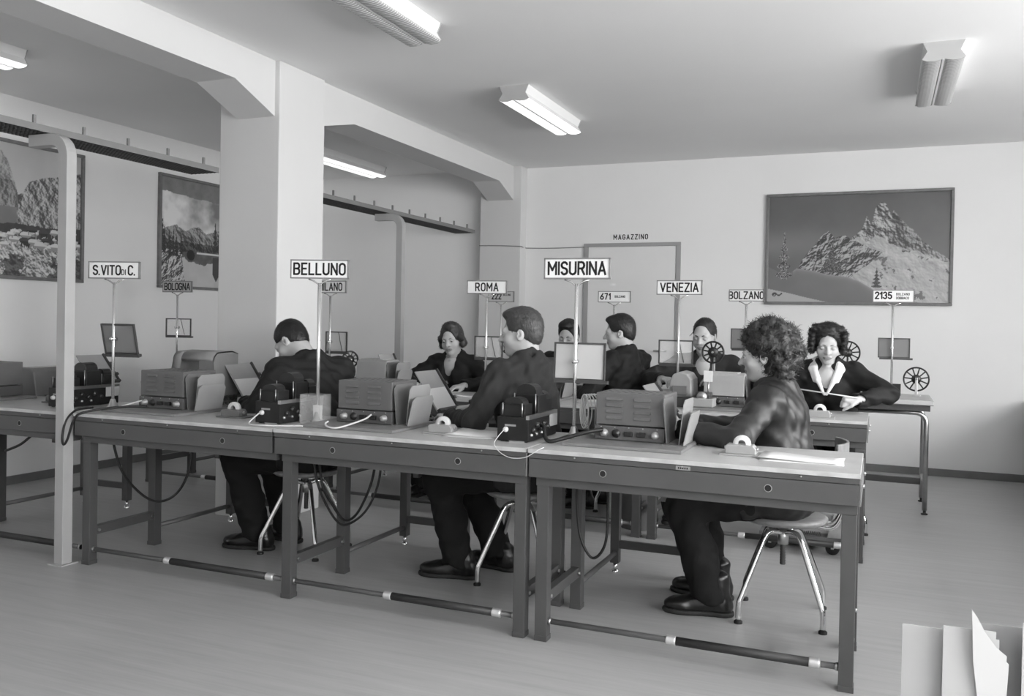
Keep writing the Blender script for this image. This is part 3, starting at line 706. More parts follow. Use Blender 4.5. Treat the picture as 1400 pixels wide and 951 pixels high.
HEADS = {}
def person(label, loc, rz, sex='m', hip=.55, lean=.12, twist=0.0, side_lean=0.0, spine=.49, head=(0, 0, 0), neck=(0, .02), hands=None, palms=None, curl=(.5, .5), feet=None, poles=None,
           hair='short', hair_mat='hair_dark', coat='coat_black', trousers='trouser', collar='band', shirt=None, shoes='shoe', bulk=1.0, eyes='open', h=.006, seed=1, sh_up=(0, 0), finger=None, boots=False, skin='skin', wrk=.0035, hl=0.0, thumb=.3):
    """local frame: +y is where the person faces, x to the person's own right hand side"""
    root = thing('person', label, 'person', loc, rz, 'telegraph operators')
    hs = .085; fem = sex == 'f'
    T = rotz(twist) @ roty(side_lean) @ rotx(-lean)
    pel = np.array([0, 0, hip]); up = T @ np.array([0, 0, 1.]); fw = T @ np.array([0, 1., 0]); rt = T @ np.array([1., 0, 0])
    nb = pel + up * spine                               # base of the neck
    sw = (.148 if fem else .172) * (.5 + .5 * bulk)
    shL = nb - up * .055 - rt * sw + up * sh_up[0]; shR = nb - up * .055 + rt * sw + up * sh_up[1]
    H = T @ rotz(head[1]) @ rotx(-head[0]) @ roty(head[2])  # pitch down, yaw to own left, roll
    hc = nb + up * .068 + fw * (neck[1]) + H @ np.array([0, .012, .075]) + rt * neck[0]
    hp = lambda x, y, z: hc + H @ np.array([x, y, z])
    hands = hands or ((-.2, .4, .80), (.2, .4, .80)); palms = palms or ((0, 0, -1), (0, 0, -1)); poles = poles or ((-.8, -.3, -.6), (.8, -.3, -.6))
    la, lf = (.27, .245) if fem else (.29, .26)
    elL, wrL = ik(shL, hands[0], la, lf, poles[0]); elR, wrR = ik(shR, hands[1], la, lf, poles[1])
    feet = feet or ((-.1, .36, .09), (.1, .36, .09))
    hipL, hipR = pel + np.array([-hs, 0, 0]), pel + np.array([hs, 0, 0])
    knL, anL = ik(hipL, feet[0], .43, .42, (-.15, .8, .8)); knR, anR = ik(hipR, feet[1], .43, .42, (.15, .8, .8))
    # ---- body: one continuous surface, head to feet
    b = SDF()
    tor = lambda x, y, z: pel + rt * x + fw * y + up * z
    b.ell(tor(0, 0, .04), (.155, .115, .12), T, .05).ell(tor(0, .005, .20), (.14, .10, .15), T, .05).ell(tor(0, .01, .34), (.155, .105, .15), T, .05)
    b.cap(shL, shR, .05, k=.06)
    b.ell(nb - up * .075 + fw * .068, (.070, .055, .085), T, .03)
    for sh, el, wr in ((shL, elL, wrL), (shR, elR, wrR)): b.chain([sh, el, wr], [.046, .038, .026], .02)
    for hp_, kn, an in ((hipL, knL, anL), (hipR, knR, anR)): b.chain([hp_, kn, an], [.075, .052, .036], .03); b.cap(an - np.array([0, 0, .04]), an + np.array([0, .11, -.055]), .024, .02, .02)
    nr = .049 if fem else .060
    b.cap(nb - up * .03, hp(0, -.025, -.045), nr * 1.08, nr, .03)
    b.ell(hp(0, -.014, .038), (.073, .092, .083), H, .03).ell(hp(0, .028, -.030), (.057 if fem else .060, .062, .080), H, .03)
    b.ell(hp(0, .062, -.088), (.024 if fem else .029, .022, .020), H, .025)
    for s in (-1, 1):
        b.ell(hp(s * .036, .052, -.030), (.026, .026, .024), H, .022)                 # cheek
        b.ell(hp(s * .074, -.010, -.008), (.008, .019, .031), H @ rotz(s * -.35) @ rotx(.15), .006)   # ear
        b.ell(hp(s * .0775, -.006, -.005), (.006, .009, .016), H @ rotz(s * -.35), .004, 's')
    b.cap(hp(-.036, .076, .020), hp(.036, .076, .020), .011 if fem else .013, k=.02)
    b.cap(hp(0, .084, .014), hp(0, .110, -.024), .0075, .0115, .010)                # nose
    for s in (-1, 1): b.ell(hp(s * .012, .097, -.027), (.008, .010, .007), H, .007)
    for s in (-1, 1): b.ell(hp(s * .031, .096, .001), (.019, .016, .0115), H, .010, 's')
    b.ell(hp(0, .086, -.054), (.024, .010, .0055), H, .006).ell(hp(0, .084, -.065), (.020, .010, .0065), H, .006)
    b.cap(hp(-.022, .092, -.0595), hp(.022, .092, -.0595), .0022, k=.003, op='s')
    for i, (wr, el) in enumerate(((wrL, elL), (wrR, elR))):
        f = nrm(wr - el) if finger is None or finger[i] is None else nrm(finger[i])
        # thumb lies towards the body's middle when the palm faces down
        hand(b, wr, f, palms[i], 1 if i == 0 else -1, curl[i], .92 if fem else 1.0, thumb=thumb)
    me = b.mesh('body', h, smooth=1)
    me.materials.append(MATS[skin]); me.materials.append(MATS['lips'])
    n = len(me.polygons); cen = np.zeros(n * 3, np.float32); me.polygons.foreach_get('center', cen); cen = (cen.reshape(-1, 3) - hc) @ H
    lip = ((cen[:, 0] / .026) ** 2 + ((cen[:, 2] + .0595) / .0125) ** 2 < 1) & (cen[:, 1] > .078)
    me.polygons.foreach_set('material_index', lip.astype(np.int32))
    link('body', me, None, root)
    # ---- face details
    for s in (-1, 1):
        c = hp(s * .031, .0755, .002); ey = MB().sphere((0, 0, 0), .0122, 10)
        em = ey.mesh('eye'); em.materials.append(MATS['eye_white']); em.materials.append(MATS['iris'])
        look = nrm((0, 1, -.12)); 
        em.polygons.foreach_set('material_index', [1 if np.dot(nrm(p.center), look) > .86 else 0 for p in em.polygons])
        eo = link('eye', em, None, root); eo.matrix_local = Matrix.Translation(c) @ Matrix(H.tolist()).to_4x4()
        # lids: skin shells over the upper (and lower) part of the eyeball
        ld = MB(); drop = {'open': .42, 'down': 1.05, 'narrow': .62}[eyes]
        for a0, a1 in ((-1.7, drop - .62), (drop * .25 + .34, 1.5)):
            rows = 7; cols = 12; vs = []; fs = []
            for i in range(rows + 1):
                a = a0 + (a1 - a0) * i / rows
                for j in range(cols + 1):
                    t = -1.35 + 2.7 * j / cols
                    vs.append((.0136 * math.sin(t), .0136 * math.cos(t) * math.cos(a), -.0136 * math.cos(t) * math.sin(a)))
            for i in range(rows):
                for j in range(cols): q = i * (cols + 1) + j; fs.append((q, q + 1, q + cols + 2, q + cols + 1))
            ld.add(vs, fs, True)
        lo_ = ld.build('eyelid', skin, root); lo_.matrix_local = Matrix.Translation(c) @ Matrix(H.tolist()).to_4x4()
        bp = [hp(s * x, y, z) for x, y, z in ((.012, .089, .0185), (.022, .089, .0235), (.034, .084, .0245), (.046, .074, .0205))]
        MB().tube(smooth_pts(bp, 4), [.0026, .0032, .0036, .0038, .004, .004, .0038, .0036, .0034, .003, .0026, .002, .0012] if not fem else [.0016, .002, .0022, .0024, .0024, .0024, .0022, .002, .002, .0018, .0014, .001, .0008], 6).build('eyebrow', hair_mat, root)
    # ---- hair
    q = SDF(); rg = np.random.RandomState(seed); hh = .005
    def rear(x, y, z, lo): return None
    if hair in ('short', 'cropped', 'slick'):
        g = {'short': .013, 'cropped': .008, 'slick': .014}[hair]
        q.ell(hp(0, -.016, .042), (.073 + g * .45, .092 + g * .6, .083 + g), H, .02)
        q.ell(hp(0, -.046, -.012), (.061, .059, .070), H, .03)
        if hair == 'short': q.ell(hp(0, .030, .100), (.060, .062, .030), H, .025)
        if hair == 'slick': q.ell(hp(.006, .050, .094), (.055, .042, .030), H, .025)
        q.ell(hp(0, .118, .0 + hl), (.086, .076 + hl, .100), H, .010, 's')                  # face
        for s in (-1, 1): q.ell(hp(s * .085, .022, -.030), (.035, .040, .045), H, .010, 's'); q.ell(hp(s * .085, -.016, -.022), (.022, .026, .040), H, .008, 's')
        q.cap(hp(-.12, -.10, -.112), hp(.12, -.10, -.112), .050, k=.02, op='s')
        q.cap(hp(-.12, -.02, -.075), hp(.12, -.02, -.075), .035, k=.02, op='s')
    elif hair == 'wavy':                                # combed back, rolled over the ears
        q.ell(hp(0, -.018, .042), (.085, .104, .092), H, .02).ell(hp(0, -.055, -.005), (.075, .060, .065), H, .03)
        for s in (-1, 1):
            for k in range(5): a = k / 4; q.ell(hp(s * (.078 + .010 * math.sin(a * 3)), .030 - .075 * a, .030 - .070 * a + .006 * rg.randn()), (.020, .024, .024), H, .012)
            q.ell(hp(s * .083, .004, -.040), (.020, .024, .026), H, .012)
        q.ell(hp(-.01, .025, .110), (.050, .050, .028), H, .03)
        q.ell(hp(0, .120, .004), (.076, .078, .100), H, .008, 's')
        q.cap(hp(-.12, -.02, -.110), hp(.12, -.02, -.110), .040, k=.02, op='s')
    elif hair == 'curly':                               # big head of curls
        q.ell(hp(0, -.025, .050), (.090, .105, .096), H, .02).ell(hp(0, -.070, -.020), (.085, .070, .085), H, .03)
        for i in range(150):
            d = nrm(rg.randn(3)); 
            if d[1] > .35 and d[2] < .35: continue
            if d[2] < -.85: continue
            c = np.array([.090 * d[0], -.030 + .112 * d[1] - (.02 if d[2] < 0 else 0), .035 + .112 * d[2]]); r = .017 + .014 * rg.rand()
            q.ell(hp(*c), (r, r, r * (.8 + .4 * rg.rand())), H, .008)
        for i in range(46):
            c = np.array([.085 * (rg.rand() * 2 - 1), -.115 + .04 * rg.rand(), -.10 + .14 * rg.rand()]); r = .019 + .012 * rg.rand(); q.ell(hp(*c), (r, r, r), H, .008)
        q.ell(hp(0, .125, -.030), (.074, .075, .110), H, .008, 's')
        for s in (-1, 1): q.ell(hp(s * .105, .010, -.055), (.050, .055, .060), H, .008, 's')
    elif hair == 'full':                                # short, full waves around the face
        q.ell(hp(0, -.018, .046), (.092, .106, .094), H, .02).ell(hp(0, -.05, -.005), (.086, .066, .075), H, .03)
        for i in range(70):
            s = 1 if rg.rand() > .5 else -1; a = rg.rand()
            q.ell(hp(s * (.086 + .014 * rg.rand()), .035 - .10 * a + .01 * rg.randn(), .070 - .115 * rg.rand()), (.019, .022, .019), H, .010)
        for i in range(34): q.ell(hp(.075 * (rg.rand() * 2 - 1), .035 - .08 * rg.rand(), .104 + .012 * rg.rand()), (.024, .022, .015), H, .012)
        q.ell(hp(0, .118, -.008), (.088, .088, .102), H, .008, 's')
        q.cap(hp(-.14, -.01, -.125), hp(.14, -.01, -.125), .045, k=.02, op='s')
    Hl = lambda *d: np.array(d, float) @ H.T
    def comb(c, nn, rg):
        loc = (c - hc) @ H
        if hair == 'curly': return rg.randn(len(c), 3)
        if hair == 'full': return np.cross(nn, Hl(1, 0, 0)) * .4 + rg.randn(len(c), 3) * .5
        base = np.where(loc[:, 2:3] > .085, Hl(.12, -1, .1)[None], Hl(0, -.75, -.75)[None])
        return base + rg.randn(len(c), 3) * .16
    n_st = {'curly': 3200, 'full': 2400}.get(hair, 2600)
    ln = {'curly': .022, 'full': .018, 'wavy': .020, 'slick': .020}.get(hair, .013)
    post = lambda v, qq: strands(v, qq, n_st, ln, comb, seed, {'curly': .7, 'full': .45, 'slick': .05, 'wavy': .10}.get(hair, .22))
    link('hair', q.mesh('hair', hh, wr={'curly': .0022, 'full': .0016, 'wavy': .0012}.get(hair, .0006), wl=.03, seed=seed, smooth=1, post=post), hair_mat, root)
    # ---- coat
    c = SDF(); B = bulk
    c.ell(tor(0, -.005, .02), (.185 * B, .150 * B, .145), T, .05).ell(tor(0, .005, .17), (.172 * B, .135 * B, .15), T, .06).ell(tor(0, .010, .33), (.178 * B, .128 * B, .145), T, .06)
    if fem: 
        for s in (-1, 1): c.ell(tor(s * .075, .085, .305), (.070, .060, .070), T, .05)
    c.cap(shL - up * .005, shR - up * .005, .064, k=.06)
    c.cap(nb - up * .015, shL, .052, .062, .05).cap(nb - up * .015, shR, .052, .062, .05)
    for sh, el, wr in ((shL, elL, wrL), (shR, elR, wrR)):
        dv = nrm(wr - el); c.chain([sh, el, wr - dv * .006], [.064 * B, .055, .044], .03)
    for hp_, kn in ((hipL, knL), (hipR, knR)): c.cap(hp_, hp_ + (kn - hp_) * .35, .110, .095, .05)
    c.cap(nb - up * .09 - fw * .004, nb + up * .004 - fw * .006, .098, .080, .04)
    c.cap(nb + up * .035, nb + up * .16 + fw * .03, nr + .004, nr + .012, .010, 's')
    if collar == 'band':
        ring = [nb + up * (.020 + .012 * math.cos(a)) + rt * .068 * math.sin(a) - fw * (.060 * math.cos(a) - .012) for a in np.linspace(0, 2 * PI, 13)]
        c.chain(ring, [.016] * 13, .014)
        c.chain([r + up * .020 for r in ring[:4]], [.011] * 4, .012); c.chain([r + up * .020 for r in ring[-4:]], [.011] * 4, .012)
    elif collar == 'lapel':
        for s in (-1, 1):
            c.chain([nb + up * .035 - fw * .060 + rt * s * .01, nb + up * .030 + rt * s * .062, nb - up * .03 + fw * .075 + rt * s * .055, nb - up * .14 + fw * .118 + rt * s * .03], [.016, .018, .020, .012], .014)
    if collar in ('lapel', 'open'):                     # the opening in front of the throat
        c.cap(nb + up * .06 + fw * .10, nb - up * .15 + fw * .165, .068, .020, .012, 's')
    for wr, el in ((wrL, elL), (wrR, elR)): dv = nrm(wr - el); c.cap(wr + dv * .003, wr + dv * .09, .036, .06, .006, 's')
    link('coat', c.mesh('coat', h * 1.3, wr=wrk, wl=.075, seed=seed + 3), coat, root)
    if shirt:
        s_ = SDF()
        if collar == 'open':                            # wide shirt collar laid over the coat
            for s in (-1, 1):
                pts = [nb + up * .040 - fw * .058 + rt * s * .012, nb + up * .036 + rt * s * .064, nb + up * .004 + fw * .070 + rt * s * .070, nb - up * .055 + fw * .126 + rt * s * .048, nb - up * .135 + fw * .168 + rt * s * .008]
                s_.chain(pts, [.012, .015, .017, .017, .007], .012)
                s_.chain([p + rt * s * .020 - up * .010 - fw * .006 for p in pts[1:4]], [.012, .016, .010], .014)
        else:
            ring = [nb + up * (.030 + .014 * math.cos(a)) + rt * .052 * math.sin(a) - fw * (.054 * math.cos(a) - .014) for a in np.linspace(1.5, 2 * PI - 1.5, 13)]
            s_.chain(ring, [.010] * 13, .012)
            s_.ell(nb - up * .085 + fw * .088, (.052, .032, .090), T, .02)
        link('shirt_collar', s_.mesh('shirt_collar', .005), shirt, root)
    # ---- trousers, shoes
    t = SDF(); t.ell(pel + np.array([0, -.005, -.005]), (.178, .145, .105), None, .05)
    for hp_, kn, an in ((hipL, knL, anL), (hipR, knR, anR)):
        t.chain([hp_ + np.array([0, 0, -.005]), kn, an + (kn - an) * .45, an + np.array([0, .012, -.02])], [.100, .084, .078, .076], .03)
    link('trousers', t.mesh('trousers', .008, wr=wrk, wl=.09, seed=seed + 5, cut=lambda X, Y, Z: .066 - Z + .012 * np.sin(Y * 40) + 0 * X), trousers, root)
    for i, (an, kn) in enumerate(((anL, knL), (anR, knR))):
        sx = -1 if i == 0 else 1; d = nrm(np.array([sx * .18, 1, 0])); sd = np.array([d[1], -d[0], 0]); z0 = an[2] - .09
        P = lambda a, b_, z: np.array([an[0], an[1], 0]) + d * a + sd * b_ + np.array([0, 0, z0 + z])
        u = SDF(); R = np.stack([sd, d, np.array([0, 0, 1.])], 1)
        u.ell(P(.135, 0, .038), (.047, .075, .036), R, .02).ell(P(.05, 0, .045), (.040, .085, .045), R, .03).ell(P(-.045, 0, .045), (.037, .045, .052), R, .02)
        u.cap(P(-.03, 0, .06), P(-.03, 0, .155 if boots else .10), .046, .046, .03)
        o1 = link('shoe', u.mesh('shoe', .006, wr=.0012, wl=.05, seed=9, cut=lambda X, Y, Z: (z0 + .018) - Z + 0 * X + 0 * Y), shoes, root)
        v = SDF(); v.ell(P(.128, 0, .012), (.052, .090, .030), R, .02).ell(P(.03, 0, .012), (.040, .10, .028), R, .02).ell(P(-.05, 0, .012), (.042, .048, .03), R, .02)
        top = .022
        link('sole', v.mesh('sole', .006, cut=lambda X, Y, Z: np.maximum((z0 + .0) - Z, Z - (z0 + top)) + 0 * X + 0 * Y), 'sole', o1)
        if boots or i == 0:
            lc = MB()
            for k in range(4):
                a = P(.045 + .022 * k, -.016, .088 - .009 * k); bb = P(.045 + .022 * k, .016, .088 - .009 * k); lc.tube([a, (a + bb) / 2 + np.array([0, 0, .006]), bb], .0028, 6)
            lc.build('laces', 'rubber', o1)
    HEADS[label] = (hc, H)
    return root
# ------------------------------------------------------------------ telegraph desks
TOPZ = .776
def desk(label, x0, x1, y0, left=True, right=False, wing=.60, plate=False, holes=(.34, .955), pipe=True):
    t = thing('telegraph_desk', label, 'desk', (x0, y0, 0), 0, 'grey steel telegraph desks')
    w = x1 - x0; d = .56
    MB().box(.004, 0, .759, w - .004, d, TOPZ).build('desktop', 'desk_top', t, bevel=.002)
    MB().box(.004, -.003, .7595, w - .004, 0, .775).build('edge_strip', 'desk_edge', t)
    MB().box(.006, .001, .7385, w - .006, d - .004, .7585).build('top_frame', 'desk_paint', t, bevel=.0015)
    ap = MB().box(.008, .001, .6625, w - .008, d - .008, .7365).build('apron', 'desk_paint', t, bevel=.002)
    MB().box(.03, .030, .6265, w - (.002 if not right else .012), .075, .6623).build('front_rail', 'desk_paint', t)
    MB().box(.03, d - .075, .6265, w - .012, d - .03, .6623).build('rear_rail', 'desk_paint', t)
    for hx in holes:
        r = MB().lathe([(.0115, .0), (.0128, -.0015), (.0142, 0.0005)], (hx, .0005, .700), 'y', 18).build('hole_ring', 'box_light', ap)
        MB().lathe([(.0001, -.0006), (.0118, -.0006)], (hx, .0004, .700), 'y', 18).build('hole', 'black_matte', ap)
    for k in range(3): MB().sphere((.2 + k * (w - .4) / 2, -.001, .752), .0035, 6).build('rivet', 'steel', t)
    if right:
        MB().box(w - .006, .002, .6625, w - .001, d - .01, .757).build('end_panel', 'tray_plate', t)  # paler than the apron: its lit side put into the colour
        for yy in (.12, .42): MB().cyl((w - .001, yy, .715), (w + .008, yy, .715), .007, 10).build('bolt', 'steel', t)
    if plate: 
        q = MB().box(.598, -.0025, .740, .652, .0, .7545).build('name_plate', 'knob_gray', t)
        tm = MB(); 
        for k in range(5): tm.box(.606 + k * .008, -.003, .744, .611 + k * .008, -.0026, .7505)
        tm.build('embossing', 'ink', q)
    legs = ([.032] if left else []) + ([w - .064] if right else [])
    for lx in legs:
        for ly in (.034, d - .088):
            l = MB().box(lx, ly, .012, lx + .05, ly + .05, .6265 if ly > .1 else .6265).build('leg', 'leg_paint', t, bevel=.002)
            MB().box(lx - .002, ly - .002, 0, lx + .052, ly + .052, .022).build('foot', 'leg_paint', l, bevel=.002)
        s = MB().box(lx + .008, .084, .145, lx + .042, d - .088, .19).build('stretcher', 'leg_paint', t, bevel=.002)
        for ly in (.10, d - .10): MB().cyl((lx + .042, ly, .167), (lx + .050, ly, .167), .008, 8).build('bolt', 'steel', s)
    if pipe:                                            # foot rail with its ribbed rubber sleeve
        xa, xb = (.082 if left else .05), (w - .064 if right else w + .032); py, pz = .06, .078
        p = MB().tube([(xa, py, pz), (xb, py, pz)], .0115, 12).build('foot_rail', 'pipe_gray', t)
        MB().tube([(xa + .50, py, pz), (xb - .10, py, pz)], .0165, 14).build('sleeve', 'pipe_dark', p)
        for xx in (xa + .48, xb - .10): MB().lathe([(.0115, 0), (.0175, 0), (.0185, .004), (.0175, .010), (.0185, .02), (.0175, .03), (.0185, .036), (.0115, .04)], (xx, py, pz), 'x', 14).build('collar', 'collar_metal', p)
        for xx in (xa, xb - .012): MB().cyl((xx, py, pz), (xx + .012, py, pz), .014, 10).build('collar', 'steel', p)
    if wing:                                            # lower machine stand at right angles behind the desk
        wx0, wx1, wy0, wy1, wz = .02, .465, d + .004, d + wing, .60
        MB().box(wx0, wy0, wz - .03, wx1, wy1, wz).build('machine_shelf', 'desk_paint', t, bevel=.002)
        for lx in (.032, wx1 - .055):
            l = MB().box(lx, wy1 - .055, .05, lx + .045, wy1 - .01, wz - .03).build('wing_leg', 'leg_paint', t, bevel=.002)
            MB().cyl((lx + .0225, wy1 - .032, 0), (lx + .0225, wy1 - .032, .05), .011, 10).lathe([(.019, 0), (.019, .012), (.011, .016)], (lx + .0225, wy1 - .032, 0), 'z', 12).build('levelling_foot', 'chrome', l)
        MB().box(.077, wy1 - .045, .125, wx1 - .055, wy1 - .02, .165).build('wing_stretcher', 'desk_paint', t, bevel=.002)
        MB().tube([(.055, d - .04, .10), (.055, wy1 - .05, .10)], .013, 10).build('wing_rail', 'pipe_gray', t)
        MB().box(wx1 - .05, wy0, wz - .10, wx1 - .02, wy1, wz - .03).build('shelf_bearer', 'desk_paint', t)
    return t
XS = [-1.289, -2.532, -3.775, -5.018]; MW = 1.243
Y1, Y2 = 3.258, 5.105
desk('grey steel desk at the window end of the front row, under the MISURINA sign', XS[0], -.046, Y1, True, True, plate=True, holes=(.315, .931))
desk('grey steel desk in the front row under the BELLUNO sign', XS[1], XS[0], Y1, True, True, holes=(.321, .935))
desk('grey steel desk in the front row under the S. VITO sign', XS[2], XS[1], Y1, True, False, holes=(.337, .954))
desk('grey steel desk cut by the left edge of the picture, behind the bent post', XS[3], XS[2] - .035, Y1, True, False, holes=(.26, .854))
desk('grey steel desk at the window end of the second row, under the VENEZIA sign', XS[0], -.046, Y2, True, True, wing=0)
desk('grey steel desk in the second row under the ROMA sign', XS[1], XS[0], Y2, True, True, wing=.46)
desk('grey steel desk in the second row under the MILANO sign', XS[2], XS[1], Y2, True, False)
desk('grey steel desk in the second row under the BOLOGNA sign', XS[3] - .2, XS[2] - .02, Y2, True, True)

# long side table along the back wall on bent tube legs
def wall_table():
    t = thing('side_table', 'long plain table on bent tube legs along the back wall', 'table', (-3.35, 6.62, 0))
    w = 3.70; d = .62; z = .792
    MB().box(0, 0, z - .03, w, d, z).build('tabletop', 'desk_top', t, bevel=.003)
    MB().box(.0, .0, z - .034, w, d, z - .0305).build('edge_band', 'frame_wood', t)
    for ya in (.02, d - .045): MB().box(.03, ya, z - .075, w - .02, ya + .025, z - .034).build('apron', 'machine_dark', t)
    for y in (.075, d - .045):
        for a, s in ((w - .04, -1), (.10, 1)):
            x = a; R = .07; zt = z - .09
            pts = [(x, y, .03), (x, y, zt - R)] + [(x + s * R - s * R * math.cos(k), y, zt - R + R * math.sin(k)) for k in [PI / 2 * i / 8 for i in range(1, 9)]] + [(x + s * .45, y, zt)]
            l = MB().tube(pts, .0165, 12).build('tube_leg', 'steel', t)
            MB().lathe([(.010, .045), (.010, .01), (.022, .008), (.022, 0)], (x, y, 0), 'z', 12).build('foot', 'rubber', l)
    for y in (.075,): MB().bar((.12, y + .25, .19), (w - .06, y + .25, .19), .03, .045).build('stretcher', 'machine_dark', t)
    for x in (w - .04, .10): MB().tube([(x, .075, .20), (x, d - .045, .20)], .012, 8).build('cross_tube', 'steel', t)
wall_table()

# ------------------------------------------------------------------ station sign stands
def sign_stand(label, x, y, z, texts, rot=0.0, w=.29, panel=None, ptilt=0.0, prot=0.0, pz=1.115, board='sign_white', ztop=1.562, base='disc', px=-.005, pmat='panel_frost', clip=True):
    t = thing('sign_stand', label, 'sign', (x, y, z), 0, 'station name stands')
    bh = .092; zb = ztop - z - bh
    MB().tube([(0, 0, .004), (0, 0, zb - .02)], .0082, 12).build('pole', 'pole_metal', t)
    MB().lathe([(0.0001, .0), (.034, 0), (.034, .012), (.022, .022), (.013, .05), (.009, .055)], (0, 0, 0), 'z', 20).build('base', 'steel', t)
    m = Matrix.Rotation(rot, 4, 'Z')
    br = MB().tube([(-.055, 0, zb - .002), (-.03, 0, zb - .010), (0, 0, zb - .03), (.03, 0, zb - .010), (.055, 0, zb - .002)], .004, 6).build('bracket', 'pole_metal', t); br.matrix_local = m
    bd = MB().box(-w / 2 + .004, -.005, zb + .004, w / 2 - .004, .005, zb + bh - .004).build('sign_board', board, t); bd.matrix_local = m
    f = .006
    fr = MB().box(-w / 2, -.008, zb, w / 2, .008, zb + f).box(-w / 2, -.008, zb + bh - f, w / 2, .008, zb + bh).box(-w / 2, -.008, zb, -w / 2 + f, .008, zb + bh).box(w / 2 - f, -.008, zb, w / 2, .008, zb + bh).build('frame', 'sign_frame', bd)
    for s, tx, tz, th, tw, sp in texts:
        lm = MB()
        xx = tx if tx is not None else -text_width(s, th, sp) / 2
        lettering(lm, s, xx, zb + tz, th, tw, -.0056, sp)
        tag(lm.build('lettering', 'ink', bd), kind='stuff')
    if panel:
        pw, ph = panel
        R = Matrix.Rotation(prot, 4, 'Z') @ Matrix.Rotation(ptilt, 4, 'X'); R.translation = (px, .022, pz - z)
        f = .008; pf = MB().box(-pw / 2, -.006, -ph / 2, pw / 2, .006, -ph / 2 + f).box(-pw / 2, -.006, ph / 2 - f, pw / 2, .006, ph / 2).box(-pw / 2, -.006, -ph / 2 + f, -pw / 2 + f, .006, ph / 2 - f).box(pw / 2 - f, -.006, -ph / 2 + f, pw / 2, .006, ph / 2 - f).build('holder_frame', 'frame_dark', t)
        pf.matrix_local = R
        MB().box(-pw / 2 + f, -.0015, -ph / 2 + f, pw / 2 - f, .0015, ph / 2 - f).build('holder_panel', pmat, pf)
        MB().box(-pw / 2 + .01, -.024, -ph / 2 - .012, pw / 2 + .018, .002, -ph / 2 + .002).build('ledge', 'frame_dark', pf)
        if clip: MB().tube([(.02, -.004, ph / 2 - .006), (.03, -.006, ph / 2 - .035), (.035, -.006, .01), (.055, -.006, -ph / 2 + .012)], .0025, 5).build('clip_wire', 'frame_dark', pf)
        MB().cyl((0, -.012, pz - z), (0, .022, pz - z), .011, 10).lathe([(.0001, -.022), (.009, -.022), (.009, -.012)], (0, 0, pz - z), 'y', 10).build('clamp', 'chrome', t)
    return t
def name(s, h=.052, tw=.0092, tz=.021, sp=.26): return (s, None, tz, h, tw, sp)
sign_stand('MISURINA name sign on a chrome pole in the front row', -1.219, 3.63, TOPZ, [name('MISURINA', sp=.24)], 0.05, w=.297, panel=(.235, .165), ptilt=-.06, px=.012, pz=1.112, pmat='panel_frost', clip=False)
sign_stand('BELLUNO name sign on a chrome pole in the front row', -2.497, 3.55, TOPZ, [name('BELLUNO')], 0.28, w=.29)
sign_stand('S. VITO DI C. name sign on a chrome pole in the front row', -3.768, 3.5, TOPZ, [('S.', -.116, .022, .047, .0086, .2), ('VITO', -.070, .022, .047, .0086, .24), ('DI', .044, .022, .026, .0046, .3), ('C.', .082, .022, .047, .0086, .22)], 0.28, panel=(.205, .165), ptilt=.24, prot=.15, px=.02, pz=1.15, pmat='panel_dark', clip=False)
sign_stand('VENEZIA name sign on a chrome pole in the second row', -1.178, 5.55, TOPZ, [name('VENEZIA')], 0, panel=(.222, .155), px=-.02, pz=1.105, pmat='panel_glass')
sign_stand('ROMA name sign on a chrome pole in the second row', -2.517, 5.55, TOPZ, [name('ROMA', sp=.3)], .1, panel=(.215, .155), px=.01, pz=1.10, pmat='panel_glass')
sign_stand('MILANO name sign half hidden behind the BELLUNO sign', -3.805, 5.55, TOPZ, [name('MILANO')], 0, w=.28, panel=(.19, .155), px=.045, pz=1.105, pmat='panel_frost')
sign_stand('grey BOLOGNA name sign on a thin pole in front of the lake picture', -5.285, 5.55, TOPZ, [name('BOLOGNA', sp=.22)], .05, w=.29, board='sign_gray', panel=(.215, .145), prot=.3, pz=1.185, pmat='window_glass')
WT = .792
sign_stand('BOLZANO name sign on a pole by the back wall', -.955, 6.95, WT, [name('BOLZANO')], -.1, w=.268, panel=(.17, .16), px=-.03, pz=1.18, pmat='panel_dark')
sign_stand('2135 line number sign on a pole in front of the winter picture', .085, 6.95, WT, [('2135', -.120, .028, .046, .0095, .25), ('BOLZANO', .020, .053, .0155, .0033, .35), ('DOBBIACO', .020, .025, .0155, .0033, .25)], .0, w=.278, panel=(.215, .145), px=.012, pz=1.14, pmat='panel_dark', clip=False)
sign_stand('671 line number sign on a pole in front of the storeroom door', -2.008, 6.95, WT, [('671', -.115, .026, .046, .0095, .3), ('BOLZANO', .006, .040, .016, .0035, .3)], 0, w=.275, ztop=1.545)
sign_stand('222 line number sign below the ROMA sign', -3.015, 6.95, WT, [('222', -.090, .026, .046, .0095, .25), ('BELLUNO', .022, .055, .014, .003, .3)], -.1, w=.25, board='sign_gray', ztop=1.540)
tag(MB().box(-.06, 0, .0, .06, .012, .085).build('card_block', 'black'), 'small black block standing behind the foot of the 2135 sign', 'block').location = (.09, 7.02, WT)

